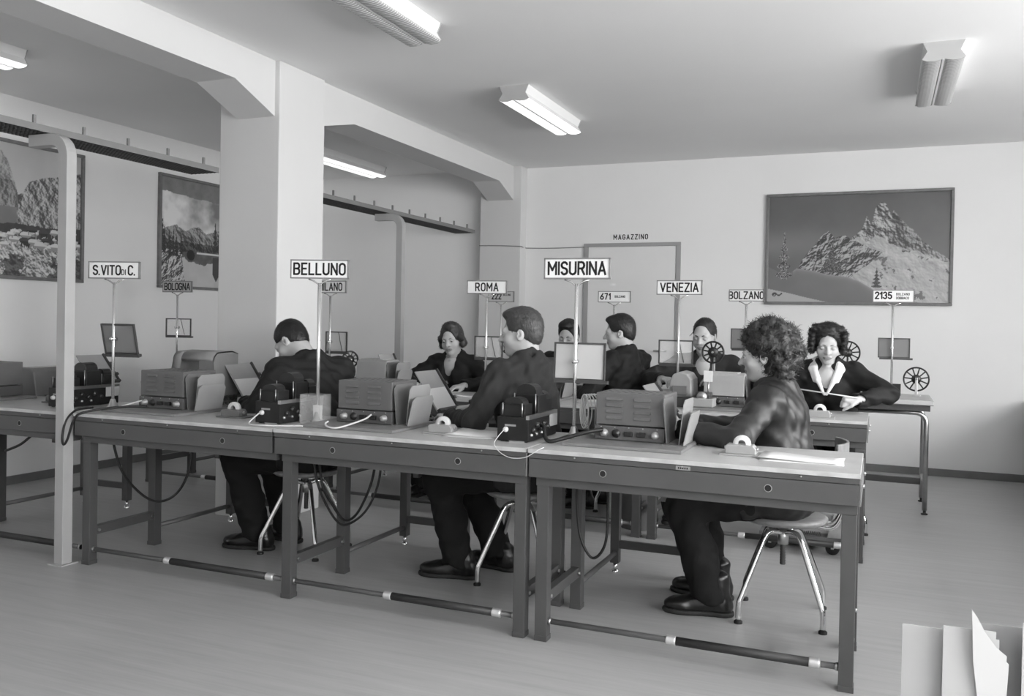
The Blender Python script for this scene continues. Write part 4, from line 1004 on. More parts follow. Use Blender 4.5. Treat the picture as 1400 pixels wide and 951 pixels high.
# ------------------------------------------------------------------ louvred line units, amplifiers, racks, tape boxes
def line_unit(label, x, y, z, w=.302, d=.24, kind='louvre', plug=True, cable=None):
    t = thing('line_unit', label, 'equipment', (x, y, z), 0, 'line units on mounting trays')
    MB().box(-.085, -.175, 0, w + .105, d + .01, .014).build('mounting_tray', 'tray_plate', t, bevel=.003)
    lo = MB().box(.0, -.006, .016, w, d, .074).build('control_panel', 'box_panel', t, bevel=.003)
    if kind == 'louvre':
        up = MB().box(.004, 0, .078, w - .004, d, .212).build('upper_case', 'box_gray', t, bevel=.004)
        for cx in (.085, .205):
            for k in range(4):
                zz = .102 + k * .026
                MB().add([(cx - .036, -.0005, zz), (cx + .036, -.0005, zz), (cx + .036, -.0005, zz + .013), (cx - .036, -.0005, zz + .013), (cx - .034, -.0085, zz + .002), (cx + .034, -.0085, zz + .002)],
                         [(0, 4, 5, 1), (4, 3, 2, 5), (0, 3, 4), (1, 5, 2)]).build('louvre', 'box_gray', up)
        sm = MB()
        for i in range(9):
            for j in range(3): sm.lathe([(.0001, .2126), (.0085, .2126)], (.03 + i * .030, .05 + j * .07, 0), 'z', 10)
        tag(sm.build('vent_holes', 'black_matte', up), kind='stuff')
    else:
        up = MB().prism([(0, .078), (d, .078), (d - .03, .20), (d - .05, .212), (.03, .212), (.012, .20)], 'x', .004, w - .004).build('cover', 'box_light', t, bevel=.004, fix=True)
        MB().box(.02, .04, .2125, w * .8, d - .06, .218).build('cover_papers', 'paper_gray', up)
    xs = (.045, .095, .150, .205, .262)
    for k, xx in enumerate(xs):
        if k in (0, 4): MB().lathe([(.0001, -.030), (.012, -.030), (.014, -.008), (.017, -.006), (.017, -.004)], (xx, 0, .044), 'y', 14).build('knob', 'knob_gray', lo)
        elif k == 1: MB().lathe([(.0001, -.018), (.013, -.018), (.016, -.007), (.019, -.006), (.019, -.004)], (xx, 0, .044), 'y', 14).build('socket', 'socket_bakelite', lo)
        else: MB().cbox((xx, -.012, .044), (.034, .016, .020)).build('connector', 'socket_bakelite', lo, bevel=.003)
    for xx in (.03, .09, .15, .21, .27): MB().sphere((xx, -.006, .069), .0028, 5).build('screw', 'steel', lo)
    return t
def rack(label, x, y, z, mats=('rack_plate_dark', 'rack_plate', 'rack_plate')):
    t = thing('document_rack', label, 'file rack', (x, y, z), 0, 'sheet metal document racks')
    def plate(x0, lean, hgt, d0, d1, m):
        s = math.tan(lean) * hgt
        poly = [(d0, 0), (d1, 0), (d1, hgt - .02), (d1 - .02, hgt), (d0 + .02, hgt), (d0, hgt - .02)]
        vs = []
        for q in (-.0018, .0018):
            for yy, zz in poly: vs.append((x0 + s * zz / hgt + q, yy, zz))
        n = 6; MB().add(vs, [tuple(range(n))[::-1], tuple(range(n, 2 * n))] + [(i, (i + 1) % n, n + (i + 1) % n, n + i) for i in range(n)]).build('plate', m, t, fix=True)
    plate(.012, -.10, .185, .0, .20, mats[0]); plate(.062, .10, .185, .0, .20, mats[1]); plate(.085, .22, .135, -.03, .17, mats[2])
    MB().box(0, -.03, 0, .10, .20, .004).build('rack_base', 'rack_plate_dark', t)
    return t
def amplifier(label, x, y, z, white=True):
    t = thing('amplifier', label, 'equipment', (x, y, z), 0, 'black amplifier chassis')
    w, d = .142, .34
    ch = MB().box(0, 0, .004, w, d, .105).build('chassis', 'crackle_black', t, bevel=.002)
    MB().box(w - .012, -.001, .096, w + .003, d + .004, .113).build('edge_rail', 'steel', ch)
    MB().box(w - .01, d - .09, .045, w + .004, d + .002, .098).build('junction_box', 'paper_gray' if white else 'steel', ch)
    for a, b, tx in ((.035, .098, 0), (.055, .03, 1)): MB().box(a, -.0012, b - .02 - .012, a + .05 + .02 * tx, -.0002, b - .02 - .004).build('label_strip', 'knob_gray', ch)
    for k in range(5): MB().lathe([(.0001, .014), (.010, .014), (.012, .003), (.012, 0)], (w, .045 + k * .042, .05 + .018 * (k % 2)), 'x', 12).build('socket', 'socket_bakelite', ch)
    for k in range(3): MB().lathe([(.0001, .008), (.006, .008), (.007, 0)], (w, .03 + k * .06, .03), 'x', 10).build('terminal', 'steel', ch)
    MB().lathe([(.0001, -.014), (.009, -.014), (.012, -.003), (.012, 0)], (.04, 0, .052), 'y', 12).build('plug', 'cable_white', ch)
    for k in range(4): MB().box(.012 + (k % 2) * (w - .036), .01 + (k // 2) * (d - .034), 0, .024 + (k % 2) * (w - .036), .022 + (k // 2) * (d - .034), .004).build('foot', 'rubber', t)
    def trafo(x0, y0, w0, d0, h0):
        q = MB().box(x0, y0, .105, x0 + w0, y0 + d0, .105 + h0).build('transformer', 'crackle_black', t, bevel=.002)
        MB().prism([(x0 + w0 * .12 + w0 * .76 * (1 - math.cos(a)) / 2, .105 + h0 + h0 * .55 * math.sin(a) ** .7) for a in [PI * k / 10 for k in range(11)]], 'y', y0 + d0 * .12, y0 + d0 * .88).build('coil', 'black', q, fix=True)
        for px in (x0 + .012, x0 + w0 - .012): MB().cyl((px, y0 - .002, .106), (px, y0 - .002, .105 + h0 + .006), .0025, 6).build('tie_bolt', 'steel', q)
    trafo(.008, .012, .112, .085, .052); trafo(.014, .125, .122, .10, .085); trafo(.05, .25, .075, .07, .06)
    return t
def tape_box(label, x, y, z, rz=0.0, light=True):
    t = thing('tape_dispenser', label, 'tape dispenser', (x, y, z), rz, 'tape roll dispensers')
    m = 'box_light' if light else 'machine_gray'
    MB().box(-.08, -.05, 0, .08, .06, .007).build('base', m, t, bevel=.002)
    MB().prism([(-.058, .007), (.058, .007), (.058, .028), (.046, .042), (-.050, .042), (-.058, .036)], 'y', -.042, .02).build('housing', m, t, bevel=.003, fix=True)
    r = MB().lathe([(.016, -.012), (.033, -.012), (.034, 0), (.033, .012), (.016, .012), (.016, -.012)], (.002, -.01, .044), 'y', 24).build('tape_roll', 'paper', t)
    for xx in (-.064, .058): MB().cyl((xx, -.01, .026), (xx + .006, -.01, .026), .008, 10).build('spindle_cap', 'steel', t)
    return t
def papers(label, x, y, z, w, d, rz=0.0, n=3, cat='papers', m='paper', seed=1):
    t = thing('paper_sheets', label, cat, (x, y, z), rz)
    rg = random.Random(seed)
    for k in range(n):
        a = rg.uniform(-.05, .05); mm = Matrix.Rotation(a, 4, 'Z'); mm.translation = (rg.uniform(-.008, .008), rg.uniform(-.008, .008), .0015 + k * .0022)
        nx = 8; vs = []; fs = []
        for i in range(nx + 1):
            for j in (0, 1):
                u = i / nx; vs.append((-w / 2 + w * u, -d / 2 + d * j, .004 * math.sin(u * 5 + k) * (k == n - 1) * (.5 + .5 * j) + .004 * (k == n - 1)))
        for i in range(nx): fs.append((2 * i, 2 * i + 2, 2 * i + 3, 2 * i + 1))
        me = MB().add(vs, fs, True).mesh('sheet'); o = link('sheet', me, m, t); o.matrix_local = mm
        sd = o.modifiers.new('thick', 'SOLIDIFY'); sd.thickness = .0012
    return t
def copy_holder(label, xt, zt, xb, zb, y0, y1, paper_from=.45, base=.60, dark=True):
    """tilted copy board facing the operator (+x), from its top edge down to its lower edge"""
    t = thing('copy_holder', label, 'copy holder', (xb, (y0 + y1) / 2, base), 0, 'tilted copy holders')
    L = math.hypot(xb - xt, zt - zb); a = math.atan2(zt - zb, xb - xt); hw = (y1 - y0) / 2
    M = Matrix.Rotation(a, 4, 'Y'); M.translation = (0, 0, zb - base)     # local -x runs up the board
    bd = MB().box(-L, -hw, -.004, 0, hw, .002).build('board', 'rack_plate', t, bevel=.002); bd.matrix_local = M
    MB().box(-L, hw - .004, .002, .0, hw + .006, .014).build('side_rail', 'machine_dark', bd)
    MB().box(-.008, -hw, .002, .006, hw, .022).build('ledge', 'machine_dark', bd)
    for k in (.25, .62): MB().cbox((-L * k, hw + .004, .016), (.018, .022, .01)).build('clip', 'machine_dark', bd)
    MB().box(-L * (1 - paper_from), -hw + .006, .0035, -.010, hw - .012, .0050).build('copy_sheet', 'paper', bd)
    MB().tube([(-.05, 0, .0), (-.05, 0, zb - base + .012)], .009, 8).build('support', 'machine_dark', t)
    return t
def teleprinter(label, x, y, z, raised=False, riser=0.0, tall=0.0):
    """keyboard towards +x, type basket cover towards -x"""
    t = thing('teleprinter', label, 'teleprinter', (x, y, z + riser), 0, 'teleprinters')
    if riser: MB().box(.03, .03, -riser, .37, .37, -.001).build('stand', 'machine_dark', t)
    MB().box(0, 0, 0, .40, .40, .07).build('base_case', 'machine_gray', t, bevel=.01)
    MB().prism([(.20, .07), (.40, .07), (.40, .085), (.22, .165)], 'y', .02, .38).build('sloped_front', 'machine_gray', t, bevel=.006, fix=True)
    km = MB()
    for r in range(4):
        for c in range(10):
            zz = .152 - r * .020; xx = .245 + r * .038
            km.lathe([(.0001, zz + .020), (.009, zz + .020), (.009, zz + .004)], (xx, .06 + c * .030, 0), 'z', 8)
    tag(km.build('keys', 'socket_bakelite', t), kind='stuff')
    if raised:
        # cover swung up: curved sheet hood with a window cut into it
        hood = MB(); n = 12; W0, W1 = .02, .315
        prof = [(.06, .16), (.05, .30), (.045, .36)] + [(.045 + .05 * (1 - math.cos(a)), .36 + .05 * math.sin(a)) for a in [PI / 2 * k / 6 for k in range(1, 7)]] + [(.20, .415), (.25, .40)]
        def sheet(x0, x1, i0, i1):
            vs = [(xx, prof[i][0], prof[i][1]) for i in range(i0, i1 + 1) for xx in (x0 - .018 * (i < 2), x1 + .018 * (i < 2) * -1)]
            hood.add(vs, [(2 * k, 2 * k + 1, 2 * k + 3, 2 * k + 2) for k in range(i1 - i0)], True)
        sheet(W0 - .05, .03, 0, len(prof) - 1); sheet(.03, W1 - .05, 0, 1); sheet(.03, W1 - .05, 2, len(prof) - 1)
        hd = hood.build('raised_cover', 'lid_gray', t); s = hd.modifiers.new('thick', 'SOLIDIFY'); s.thickness = .006
        MB().prism([(prof[k][0], prof[k][1]) for k in range(len(prof))] + [(.25, .16)], 'x', W1 - .056, W1 - .05).build('cover_side', 'lid_gray', hd, fix=True)
        MB().prism([(prof[k][0], prof[k][1]) for k in range(len(prof))] + [(.25, .16)], 'x', W0 - .05, W0 - .044).build('cover_side', 'lid_gray', hd, fix=True)
        MB().box(.0, .12, .07, .20, .36, .21).build('type_unit', 'machine_dark', t, bevel=.008)
        MB().cyl((.02, .10, .20), (.02, .38, .20), .022, 14).build('platen', 'black', t)
    else:
        MB().prism([(.0, .07), (.22, .07), (.22, .165), (.19, .215 + tall), (.15, .235 + tall), (.03, .235 + tall), (.0, .21 + tall)], 'y', .01, .39).build('cover', 'machine_gray', t, bevel=.008, fix=True)
        MB().box(.05, .05, .2355 + tall, .15, .35, .238 + tall).build('paper_window', 'panel_glass', t)
        MB().cyl((-.01, .08, .225), (-.01, .32, .225), .028, 16).build('paper_roll', 'paper', t)
    return t
def reel(label, x, y, z, r=.085, rz=0.0, hgt=None, spokes=11, double=False):
    t = thing('tape_reel', label, 'tape reel', (x, y, z), rz, 'spoked tape reels')
    hz = hgt or r + .035
    MB().box(-.028, -.012, 0, .028, .05, .008).build('foot', 'steel', t, bevel=.002)
    MB().box(-.009, .012, .008, .009, .020, hz + .012).build('stand', 'steel', t, bevel=.002)
    for k, yy in enumerate((-.012,) if not double else (-.012, -.034)):
        w = MB().tube([(r * math.cos(a), yy, hz + r * math.sin(a)) for a in [2 * PI * i / 36 for i in range(36)]], .0068, 6, closed=True).build('wheel_rim', 'black', t)
        MB().lathe([(.0001, -.008), (.028, -.008), (.034, 0), (.028, .008), (.0001, .008)], (0, yy, hz), 'y', 20).build('hub', 'black', w)
        for i in range(spokes):
            a = 2 * PI * i / spokes + .1
            MB().bar((.03 * math.cos(a), yy, hz + .03 * math.sin(a)), (r * math.cos(a), yy, hz + r * math.sin(a)), .0095, .004, (0, 1, 0)).build('spoke', 'black', w)
    MB().cyl((0, -.045, hz), (0, .02, hz), .006, 10).build('axle', 'steel', t)
    return t

TRAY = TOPZ + .014
# front row
for k, (sx, nm) in enumerate(((XS[0], 'between MISURINA pole and the curly-haired woman'), (XS[1], 'beside the BELLUNO pole'), (XS[2], 'beside the S. VITO pole'))):
    line_unit('grey louvred line unit on its mounting tray, ' + nm, sx + .181 - (.03 if k else 0), 3.575 - (.03 if k else 0), TOPZ, w=.302)
    rack(('sheet metal document rack by the sleeve of the curly-haired woman', 'sheet metal document rack between the BELLUNO unit and the tape dispenser', 'sheet metal document rack between the S. VITO unit and the raised teleprinter cover')[k], sx + .485 - (.02 if k else 0), 3.545, TRAY)
    amplifier(('black amplifier chassis with transformers below the MISURINA pole, by the seated man', 'black amplifier chassis with transformers by the BELLUNO pole', 'black amplifier chassis with transformers behind the bent post')[k], (sx - .192, sx - .202, sx - .350)[k], (3.395, 3.385, 3.40)[k], TOPZ)
    tape_box(('pale tape roll dispenser in front of the curly-haired woman', 'pale tape roll dispenser on the desk below the tilted copy board, beside the MISURINA amplifier', 'grey tape roll dispenser beside the BELLUNO amplifier')[k], sx + (.80, .745, .80)[k], (3.52, 3.50, 3.53)[k], TOPZ, light=k < 2)
papers('white paper sheets at the window end of the front row', -.27, 3.50, TOPZ, .30, .17, .0, 2, seed=2)
papers('small paper slip beside the curly-haired woman\'s tape dispenser', -.46, 3.60, TOPZ, .11, .06, .1, 1, cat='paper', seed=3)
papers('white form sheets on the desk left of the MISURINA amplifier', -1.62, 3.53, TOPZ, .26, .22, .06, 3, seed=4)
papers('loose white sheets behind the tape dispenser beside the BELLUNO amplifier', -2.78, 3.72, TOPZ, .22, .16, .2, 2, seed=5)
tape_box('grey tape dispenser at the left edge, behind the cut-off desk', -4.28, 3.60, TOPZ, .1, False)
papers('white paper strip behind the tape dispenser at the left edge', -4.30, 3.75, TOPZ, .34, .10, 0, 2, seed=6)
teleprinter('teleprinter with raised curved cover left of the man bent over at BELLUNO', XS[2] + .06, 3.86, .602, True, riser=.065)
teleprinter('low grey teleprinter half hidden behind the BELLUNO document rack', XS[1] + .06, 3.87, .602)
teleprinter('low grey teleprinter hidden behind the MISURINA line unit', XS[0] + .06, 3.87, .602)
copy_holder('tilted copy board with white sheet beside the raised teleprinter cover', -3.454, 1.006, -3.315, .815, 4.00, 4.22, base=.602 + .16)
copy_holder('tilted copy board with white sheet in front of the woman under ROMA', -2.217, 1.012, -2.081, .812, 4.00, 4.23, base=.602 + .11)
copy_holder('tilted copy board with white sheet behind the MISURINA line unit', -1.01, .995, -.875, .81, 4.00, 4.22, base=.602 + .11)
copy_holder('tilted copy board behind the amplifier at the bent post', -4.62, 1.02, -4.47, .85, 4.00, 4.20, paper_from=.9, base=.602 + .12)
teleprinter('grey teleprinter with rounded cover at the left edge', -5.02, 3.86, .602, tall=.10)
# units at the left edge
lu = line_unit('grey line unit cut by the left edge of the picture', -5.00, 3.46, TOPZ, kind='louvre')
# second row
for k, (sx, nm, kind) in enumerate(((XS[0], 'beside the VENEZIA pole', 'cover'), (XS[1], 'hidden behind the seated man with the grey crew cut', 'cover'), (XS[2], 'beyond the man bent over at BELLUNO', 'cover'), (XS[3] - .3, 'at the foot of the BOLOGNA pole', 'cover'))):
    line_unit('pale covered line unit ' + nm, sx + .30, Y2 + .29, TOPZ, w=.25, kind=kind)
    rack(('sheet metal document rack in front of the woman reading tape', 'sheet metal document rack beside the woman under ROMA', 'sheet metal document rack beside the MILANO unit', 'sheet metal document rack behind the raised teleprinter cover')[k], sx + .555, Y2 + .30, TRAY)
tape_box('pale tape roll dispenser on the desk before the woman reading tape', -.30, Y2 + .08, TOPZ, .0)
tape_box('pale tape roll dispenser under the MILANO copy board', XS[2] + .86, Y2 + .14, TOPZ, .1)
papers('white slips on the desk in front of the woman under ROMA', XS[1] + .02, Y2 + .15, TOPZ, .14, .10, .3, 2, seed=8)
papers('stack of white forms behind the MISURINA pole on the second row', -1.62, Y2 + .20, TOPZ, .24, .20, .0, 6, seed=9)
papers('white sheets at the writing hand of the woman under ROMA', -2.80, Y2 + .40, TOPZ, .16, .14, -.2, 2, seed=10)
copy_holder('tilted copy board with white sheet beside the MILANO unit', -3.321, 1.027, -3.221, .835, 5.45, 5.65, base=TOPZ)
for sx, nm in ((XS[1], 'under the ROMA sign'), (XS[2], 'under the MILANO sign')):
    teleprinter('second row teleprinter ' + nm, sx + .05, Y2 + .575, .602)
reel('spoked tape reel on the bare end of the back table', .255, 7.10, WT, .085, rz=PI)
reel('spoked tape reel behind the shoulder of the woman reading tape', -.22, 7.12, WT, .085, hgt=.30)
reel('spoked tape reel in front of the man under VENEZIA', -.965, 5.60, TOPZ, .066, hgt=.335)
reel('spoked tape reel behind the ROMA copy frame, beside the woman', -2.93, 6.95, WT, .085, hgt=.30)
reel('double tape reel standing low beside the ROMA pole', -2.36, 5.56, TOPZ, .075, hgt=.16, double=True)
reel('spoked tape reel beside the MILANO copy frame', -3.66, 5.60, TOPZ, .06, hgt=.20, rz=.9)
def tape_stand(label, x, y, z):
    t = thing('wire_loop_stand', label, 'cable holder', (x, y, z))
    MB().box(-.028, -.03, 0, .028, .03, .006).build('base', 'box_light', t, bevel=.002)
    MB().box(-.018, -.012, .006, -.012, .012, .12).box(.012, -.012, .006, .018, .012, .12).box(-.018, -.012, .115, .018, .012, .121).build('bracket', 'box_light', t, bevel=.001)
    MB().box(-.010, -.008, .006, .010, .008, .108).build('spine', 'black', t)
    for k in range(5):
        a = .25 * k - .5
        MB().tube([(-.035 + .008 * k + (.022 + .004 * k) * math.cos(q), -.014 + .01 * k + .02 * math.sin(a) * math.cos(q), .10 + .075 * math.sin(q)) for q in [2 * PI * i / 24 for i in range(24)]], .003, 6, closed=True).build('wire_loop', 'cable_white', t)
    return t
tape_stand('small stand with hanging loops of wire at the foot of the MISURINA pole', -1.160, 3.71, TOPZ + .015)
pf = thing('perforator', 'grey rounded perforator machine in front of the man under VENEZIA', 'machine', (-1.20, 5.36, TOPZ))
MB().box(0, 0, 0, .15, .26, .06).build('base', 'machine_dark', pf, bevel=.006)
MB().prism([(.005, .06), (.145, .06), (.14, .17), (.115, .205), (.07, .215), (.03, .20), (.01, .16)], 'y', .02, .24).build('cover', 'box_light', pf, bevel=.008, fix=True)
MB().box(.03, -.004, .075, .12, .02, .13).build('front_plate', 'machine_gray', pf, bevel=.003)
def punch(label, x, y, z):
    t = thing('tape_punch', label, 'equipment', (x, y, z))
    MB().box(0, 0, 0, .13, .14, .05).build('base', 'box_light', t, bevel=.004)
    MB().cyl((.09, .07, .05), (.09, .07, .17), .005, 8).build('arm', 'steel', t)
    MB().box(.065, .045, .15, .115, .06, .215).build('card', 'paper', t)
    MB().box(.02, .03, .05, .11, .11, .085).build('mechanism', 'machine_dark', t, bevel=.006)
    MB().lathe([(.0001, 0), (.03, 0), (.03, .02), (.0001, .02)], (.06, .015, .06), 'y', 16).build('tape_drum', 'steel', t)
punch('small tape punch with a card between perforator and pale VENEZIA unit', -1.035, Y2 + .16, TRAY + .002)
# paper tape held by the woman at the end of the second row
tag(MB().add([(-.50, 5.60, .905), (-.50, 5.60, .913), (-.10, 5.50, .868), (-.10, 5.50, .876)], [(0, 2, 3, 1)], True).build('paper_tape', 'paper'), 'narrow paper tape stretched between the hands of the woman reading it', 'paper tape')
bpy.data.objects['paper_tape'].modifiers.new('thick', 'SOLIDIFY').thickness = .0008

# ------------------------------------------------------------------ screw stools
def stool(label, x, y, rz=.12, seat=.455, back=False):
    t = thing('screw_stool', label, 'stool', (x, y, 0), rz, 'screw stools with chrome legs')
    hub = seat - .085
    for k in range(4):
        a = PI / 4 + k * PI / 2; c, s = math.cos(a), math.sin(a)
        pts = [(r * c, r * s, z) for r, z in ((.012, hub), (.05, hub + .012), (.085, hub + .008), (.105, hub - .012), (.125, hub - .05), (.228, .115), (.240, .085), (.243, .06), (.243, .012))]
        l = MB().tube(smooth_pts(pts, 3), .0125, 12).build('leg', 'chrome', t)
        MB().lathe([(.018, 0), (.018, .010), (.0125, .014)], (.243 * c, .243 * s, 0), 'z', 12).build('foot', 'rubber', l)
    MB().lathe([(.0001, hub - .05), (.022, hub - .05), (.024, hub - .02), (.024, hub + .02), (.0001, hub + .02)], (0, 0, 0), 'z', 16).build('hub', 'steel', t)
    MB().lathe([(.0001, hub - .14), (.011, hub - .14)] + [(.011 + .002 * (k % 2), hub - .14 + k * .006) for k in range(15)] + [(.011, seat - .035)], (0, 0, 0), 'z', 12).build('screw', 'machine_dark', t)
    MB().lathe([(.0001, seat - .037), (.07, seat - .037), (.075, seat - .03), (.17, seat - .03), (.186, seat - .018), (.186, seat - .006), (.17, seat), (.0001, seat - .006)], (0, 0, 0), 'z', 32).build('seat', 'seat_wood', t)
    if back:                                            # low bent back rest
        for s in (-1, 1): MB().tube(smooth_pts([(.13, s * .045, seat - .033), (.21, s * .05, seat - .03), (.25, s * .055, seat + .06), (.262, s * .055, seat + .24)], 5), .010, 10).build('back_tube', 'chrome', t)
        vs = []; n = 10
        for i in range(n + 1):
            a = -.62 + 1.24 * i / n
            for rr, zz in ((.245, seat + .22), (.245, seat + .335), (.257, seat + .335), (.257, seat + .22)): vs.append((rr * math.cos(a) + .008, rr * math.sin(a), zz))
        fs = [(0, 1, 2, 3), tuple(4 * n + k for k in (3, 2, 1, 0))]
        for i in range(n):
            for k in range(4): fs.append((4 * i + k, 4 * i + 4 + k, 4 * i + 4 + (k + 1) % 4, 4 * i + (k + 1) % 4))
        MB().add(vs, fs).build('backrest', 'seat_wood', t, bevel=.003, fix=True)
    return t
stool('chrome screw stool under the curly-haired woman, low wooden back', -.375, 4.045, 0.06, back=True)
stool('chrome screw stool under the man with the grey crew cut', -1.62, 4.045, .1)
stool('chrome screw stool under the man bent over at BELLUNO', -2.90, 4.03, .05)

# ------------------------------------------------------------------ things on the floor under the second row
def bin_(label, x, y):
    t = thing('waste_bin', label, 'waste bin', (x, y, 0))
    MB().lathe([(.0001, .004), (.105, .004), (.107, 0), (.110, .004), (.115, .30), (.118, .304), (.118, .31), (.112, .31), (.108, .015), (.0001, .015)], (0, 0, 0), 'z', 28).build('shell', 'bin', t)
    MB().tube([(.115 * math.cos(a), .115 * math.sin(a), .24) for a in [2 * PI * i / 28 for i in range(28)]], .004, 6, closed=True).build('rib', 'bin', t)
bin_('metal waste bin on the floor under the second row', -1.385, 5.42)
def trolley(label, x, y):
    t = thing('motor_trolley', label, 'machine', (x, y, 0))
    MB().box(0, 0, .075, .46, .30, .10).build('platform', 'machine_gray', t, bevel=.004)
    MB().prism([(.02, .10), (.44, .10), (.44, .21), (.36, .24), (.12, .15), (.02, .14)], 'y', .04, .26).build('motor_cover', 'box_light', t, bevel=.01, fix=True)
    MB().prism([(.37, .10), (.45, .10), (.46, .26), (.41, .27), (.39, .18)], 'y', -.01, .02).build('bracket', 'steel', t, bevel=.003, fix=True)
    sp = [(.22 + .12 * i / 96, -.012 + .010 * math.cos(i * .785), .118 + .010 * math.sin(i * .785)) for i in range(97)]
    MB().tube(sp, .0022, 5).build('spring', 'machine_dark', t)
    for a in (.06, .40):
        for b in (.02, .28):
            MB().lathe([(.0001, -.014), (.030, -.014), (.038, -.008), (.038, .008), (.030, .014), (.0001, .014)], (a, b, .038), 'y', 18).build('caster', 'rubber', t)
            MB().box(a - .008, b - .02, .035, a + .008, b + .02, .076).build('fork', 'steel', t)
trolley('low motor unit on rubber casters under the window end of the second row', -.62, 5.24)

# ------------------------------------------------------------------ loose cables
def cable(label, pts, r=.005, m='cable_black', nm='cable'):
    o = MB().tube(smooth_pts(pts, 8), r, 8).build(nm, m); return tag(o, label, 'cable', 'loose cables')
cable('black cable looping from the S. VITO desk down beside the bent post', [(-3.55, 3.52, .80), (-3.64, 3.40, .80), (-3.70, 3.25, .782), (-3.735, 3.225, .74), (-3.765, 3.215, .645), (-3.788, 3.212, .62), (-3.803, 3.218, .66), (-3.803, 3.24, .74), (-3.803, 3.30, .785), (-3.80, 3.40, .790)], .006)
cable('black cable hanging in a deep loop under the S. VITO desk', [(-3.69, 3.42, .66), (-3.62, 3.42, .481), (-3.495, 3.42, .371), (-3.37, 3.42, .334), (-3.25, 3.42, .382), (-3.17, 3.42, .50), (-3.145, 3.42, .66)], .0065)
cable('black cable hanging in a loop below the BELLUNO desk', [(-2.24, 3.68, .66), (-2.26, 3.68, .518), (-2.30, 3.68, .408), (-2.36, 3.68, .312), (-2.424, 3.68, .287), (-2.49, 3.68, .353), (-2.556, 3.68, .457), (-2.58, 3.68, .66)], .0065)
cable('second black cable hanging below the BELLUNO desk', [(-2.20, 3.66, .66), (-2.215, 3.66, .50), (-2.27, 3.66, .37), (-2.35, 3.66, .292), (-2.43, 3.66, .27), (-2.51, 3.66, .35), (-2.575, 3.66, .48), (-2.60, 3.66, .66)], .006)
cable('black cable hanging in a loop below the MISURINA pole', [(-1.185, 3.60, .655), (-1.19, 3.60, .52), (-1.17, 3.60, .36), (-1.115, 3.60, .275), (-1.06, 3.60, .34), (-1.05, 3.60, .50), (-1.055, 3.60, .655)], .006)
cable('thick black cable plugged from the MISURINA unit to the amplifier', [(-1.065, 3.545, .835), (-1.12, 3.50, .825), (-1.20, 3.46, .800), (-1.255, 3.43, .786), (-1.285, 3.45, .80), (-1.31, 3.50, .835), (-1.335, 3.52, .84)], .0085)
cable('white cord drooping over the edge from the MISURINA amplifier', [(-1.445, 3.378, .825), (-1.448, 3.32, .80), (-1.435, 3.262, .782), (-1.40, 3.246, .752), (-1.35, 3.242, .735), (-1.29, 3.244, .742), (-1.245, 3.25, .770), (-1.225, 3.275, .782)], .0016, 'cable_white')
cable('white cord lying in front of the BELLUNO amplifier', [(-2.700, 3.368, .825), (-2.715, 3.34, .80), (-2.70, 3.30, .782), (-2.62, 3.29, .781), (-2.52, 3.33, .781), (-2.45, 3.37, .781)], .0035, 'cable_white')
cable('short white cord looped at the BELLUNO unit sockets', [(-2.18, 3.525, .835), (-2.19, 3.47, .815), (-2.235, 3.345, .790), (-2.285, 3.335, .790), (-2.32, 3.36, .800), (-2.31, 3.37, .812)], .004, 'cable_white')
cable('white cord lying from the S. VITO amplifier to its unit', [(-3.95, 3.38, .80), (-3.90, 3.34, .782), (-3.78, 3.36, .781), (-3.66, 3.44, .80), (-3.58, 3.52, .83)], .0035, 'cable_white')
cable('black cable hanging from the cut-off desk at the left edge', [(-4.20, 3.36, .62), (-4.26, 3.34, .57), (-4.36, 3.33, .53)], .007)
# small glass case and note between amplifier and pole at BELLUNO
g = thing('glass_case', 'small clear glass case between the BELLUNO amplifier and pole', 'case', (-2.565, 3.50, TOPZ))
for b in ((0, 0, 0, .115, .003, .135), (0, .09, 0, .115, .093, .135), (0, .003, 0, .003, .09, .135), (.112, .003, 0, .115, .09, .135), (0, 0, .1352, .115, .093, .138)): MB().box(*b).build('glass_side', 'case_glass', g)
MB().box(.05, .04, .004, .10, .043, .085).build('note', 'paper', g)

# window-side counter: its end shows; the unseen length is extended to shade the floor
ct = thing('low_counter', 'low dark counter end showing at the right edge by the back wall', 'counter', (1.16, 2.3, 0))
MB().box(.02, .02, .06, .58, 6.19, .665).build('carcass', 'machine_gray', ct, bevel=.004)
MB().box(0, 0, .668, .60, 6.21, .70).build('counter_top', 'frame_wood', ct, bevel=.003)
MB().box(.05, .05, 0, .55, 6.16, .06).build('plinth', 'frame_dark', ct)
for k in range(8):
    dd = MB().box(.004, .04 + k * .765, .08, .02, .77 + k * .765, .65).build('door', 'machine_gray', ct, bevel=.003); MB().cyl((-.016, .10 + k * .765, .42), (.004, .10 + k * .765, .42), .011).build('knob', 'steel', dd)
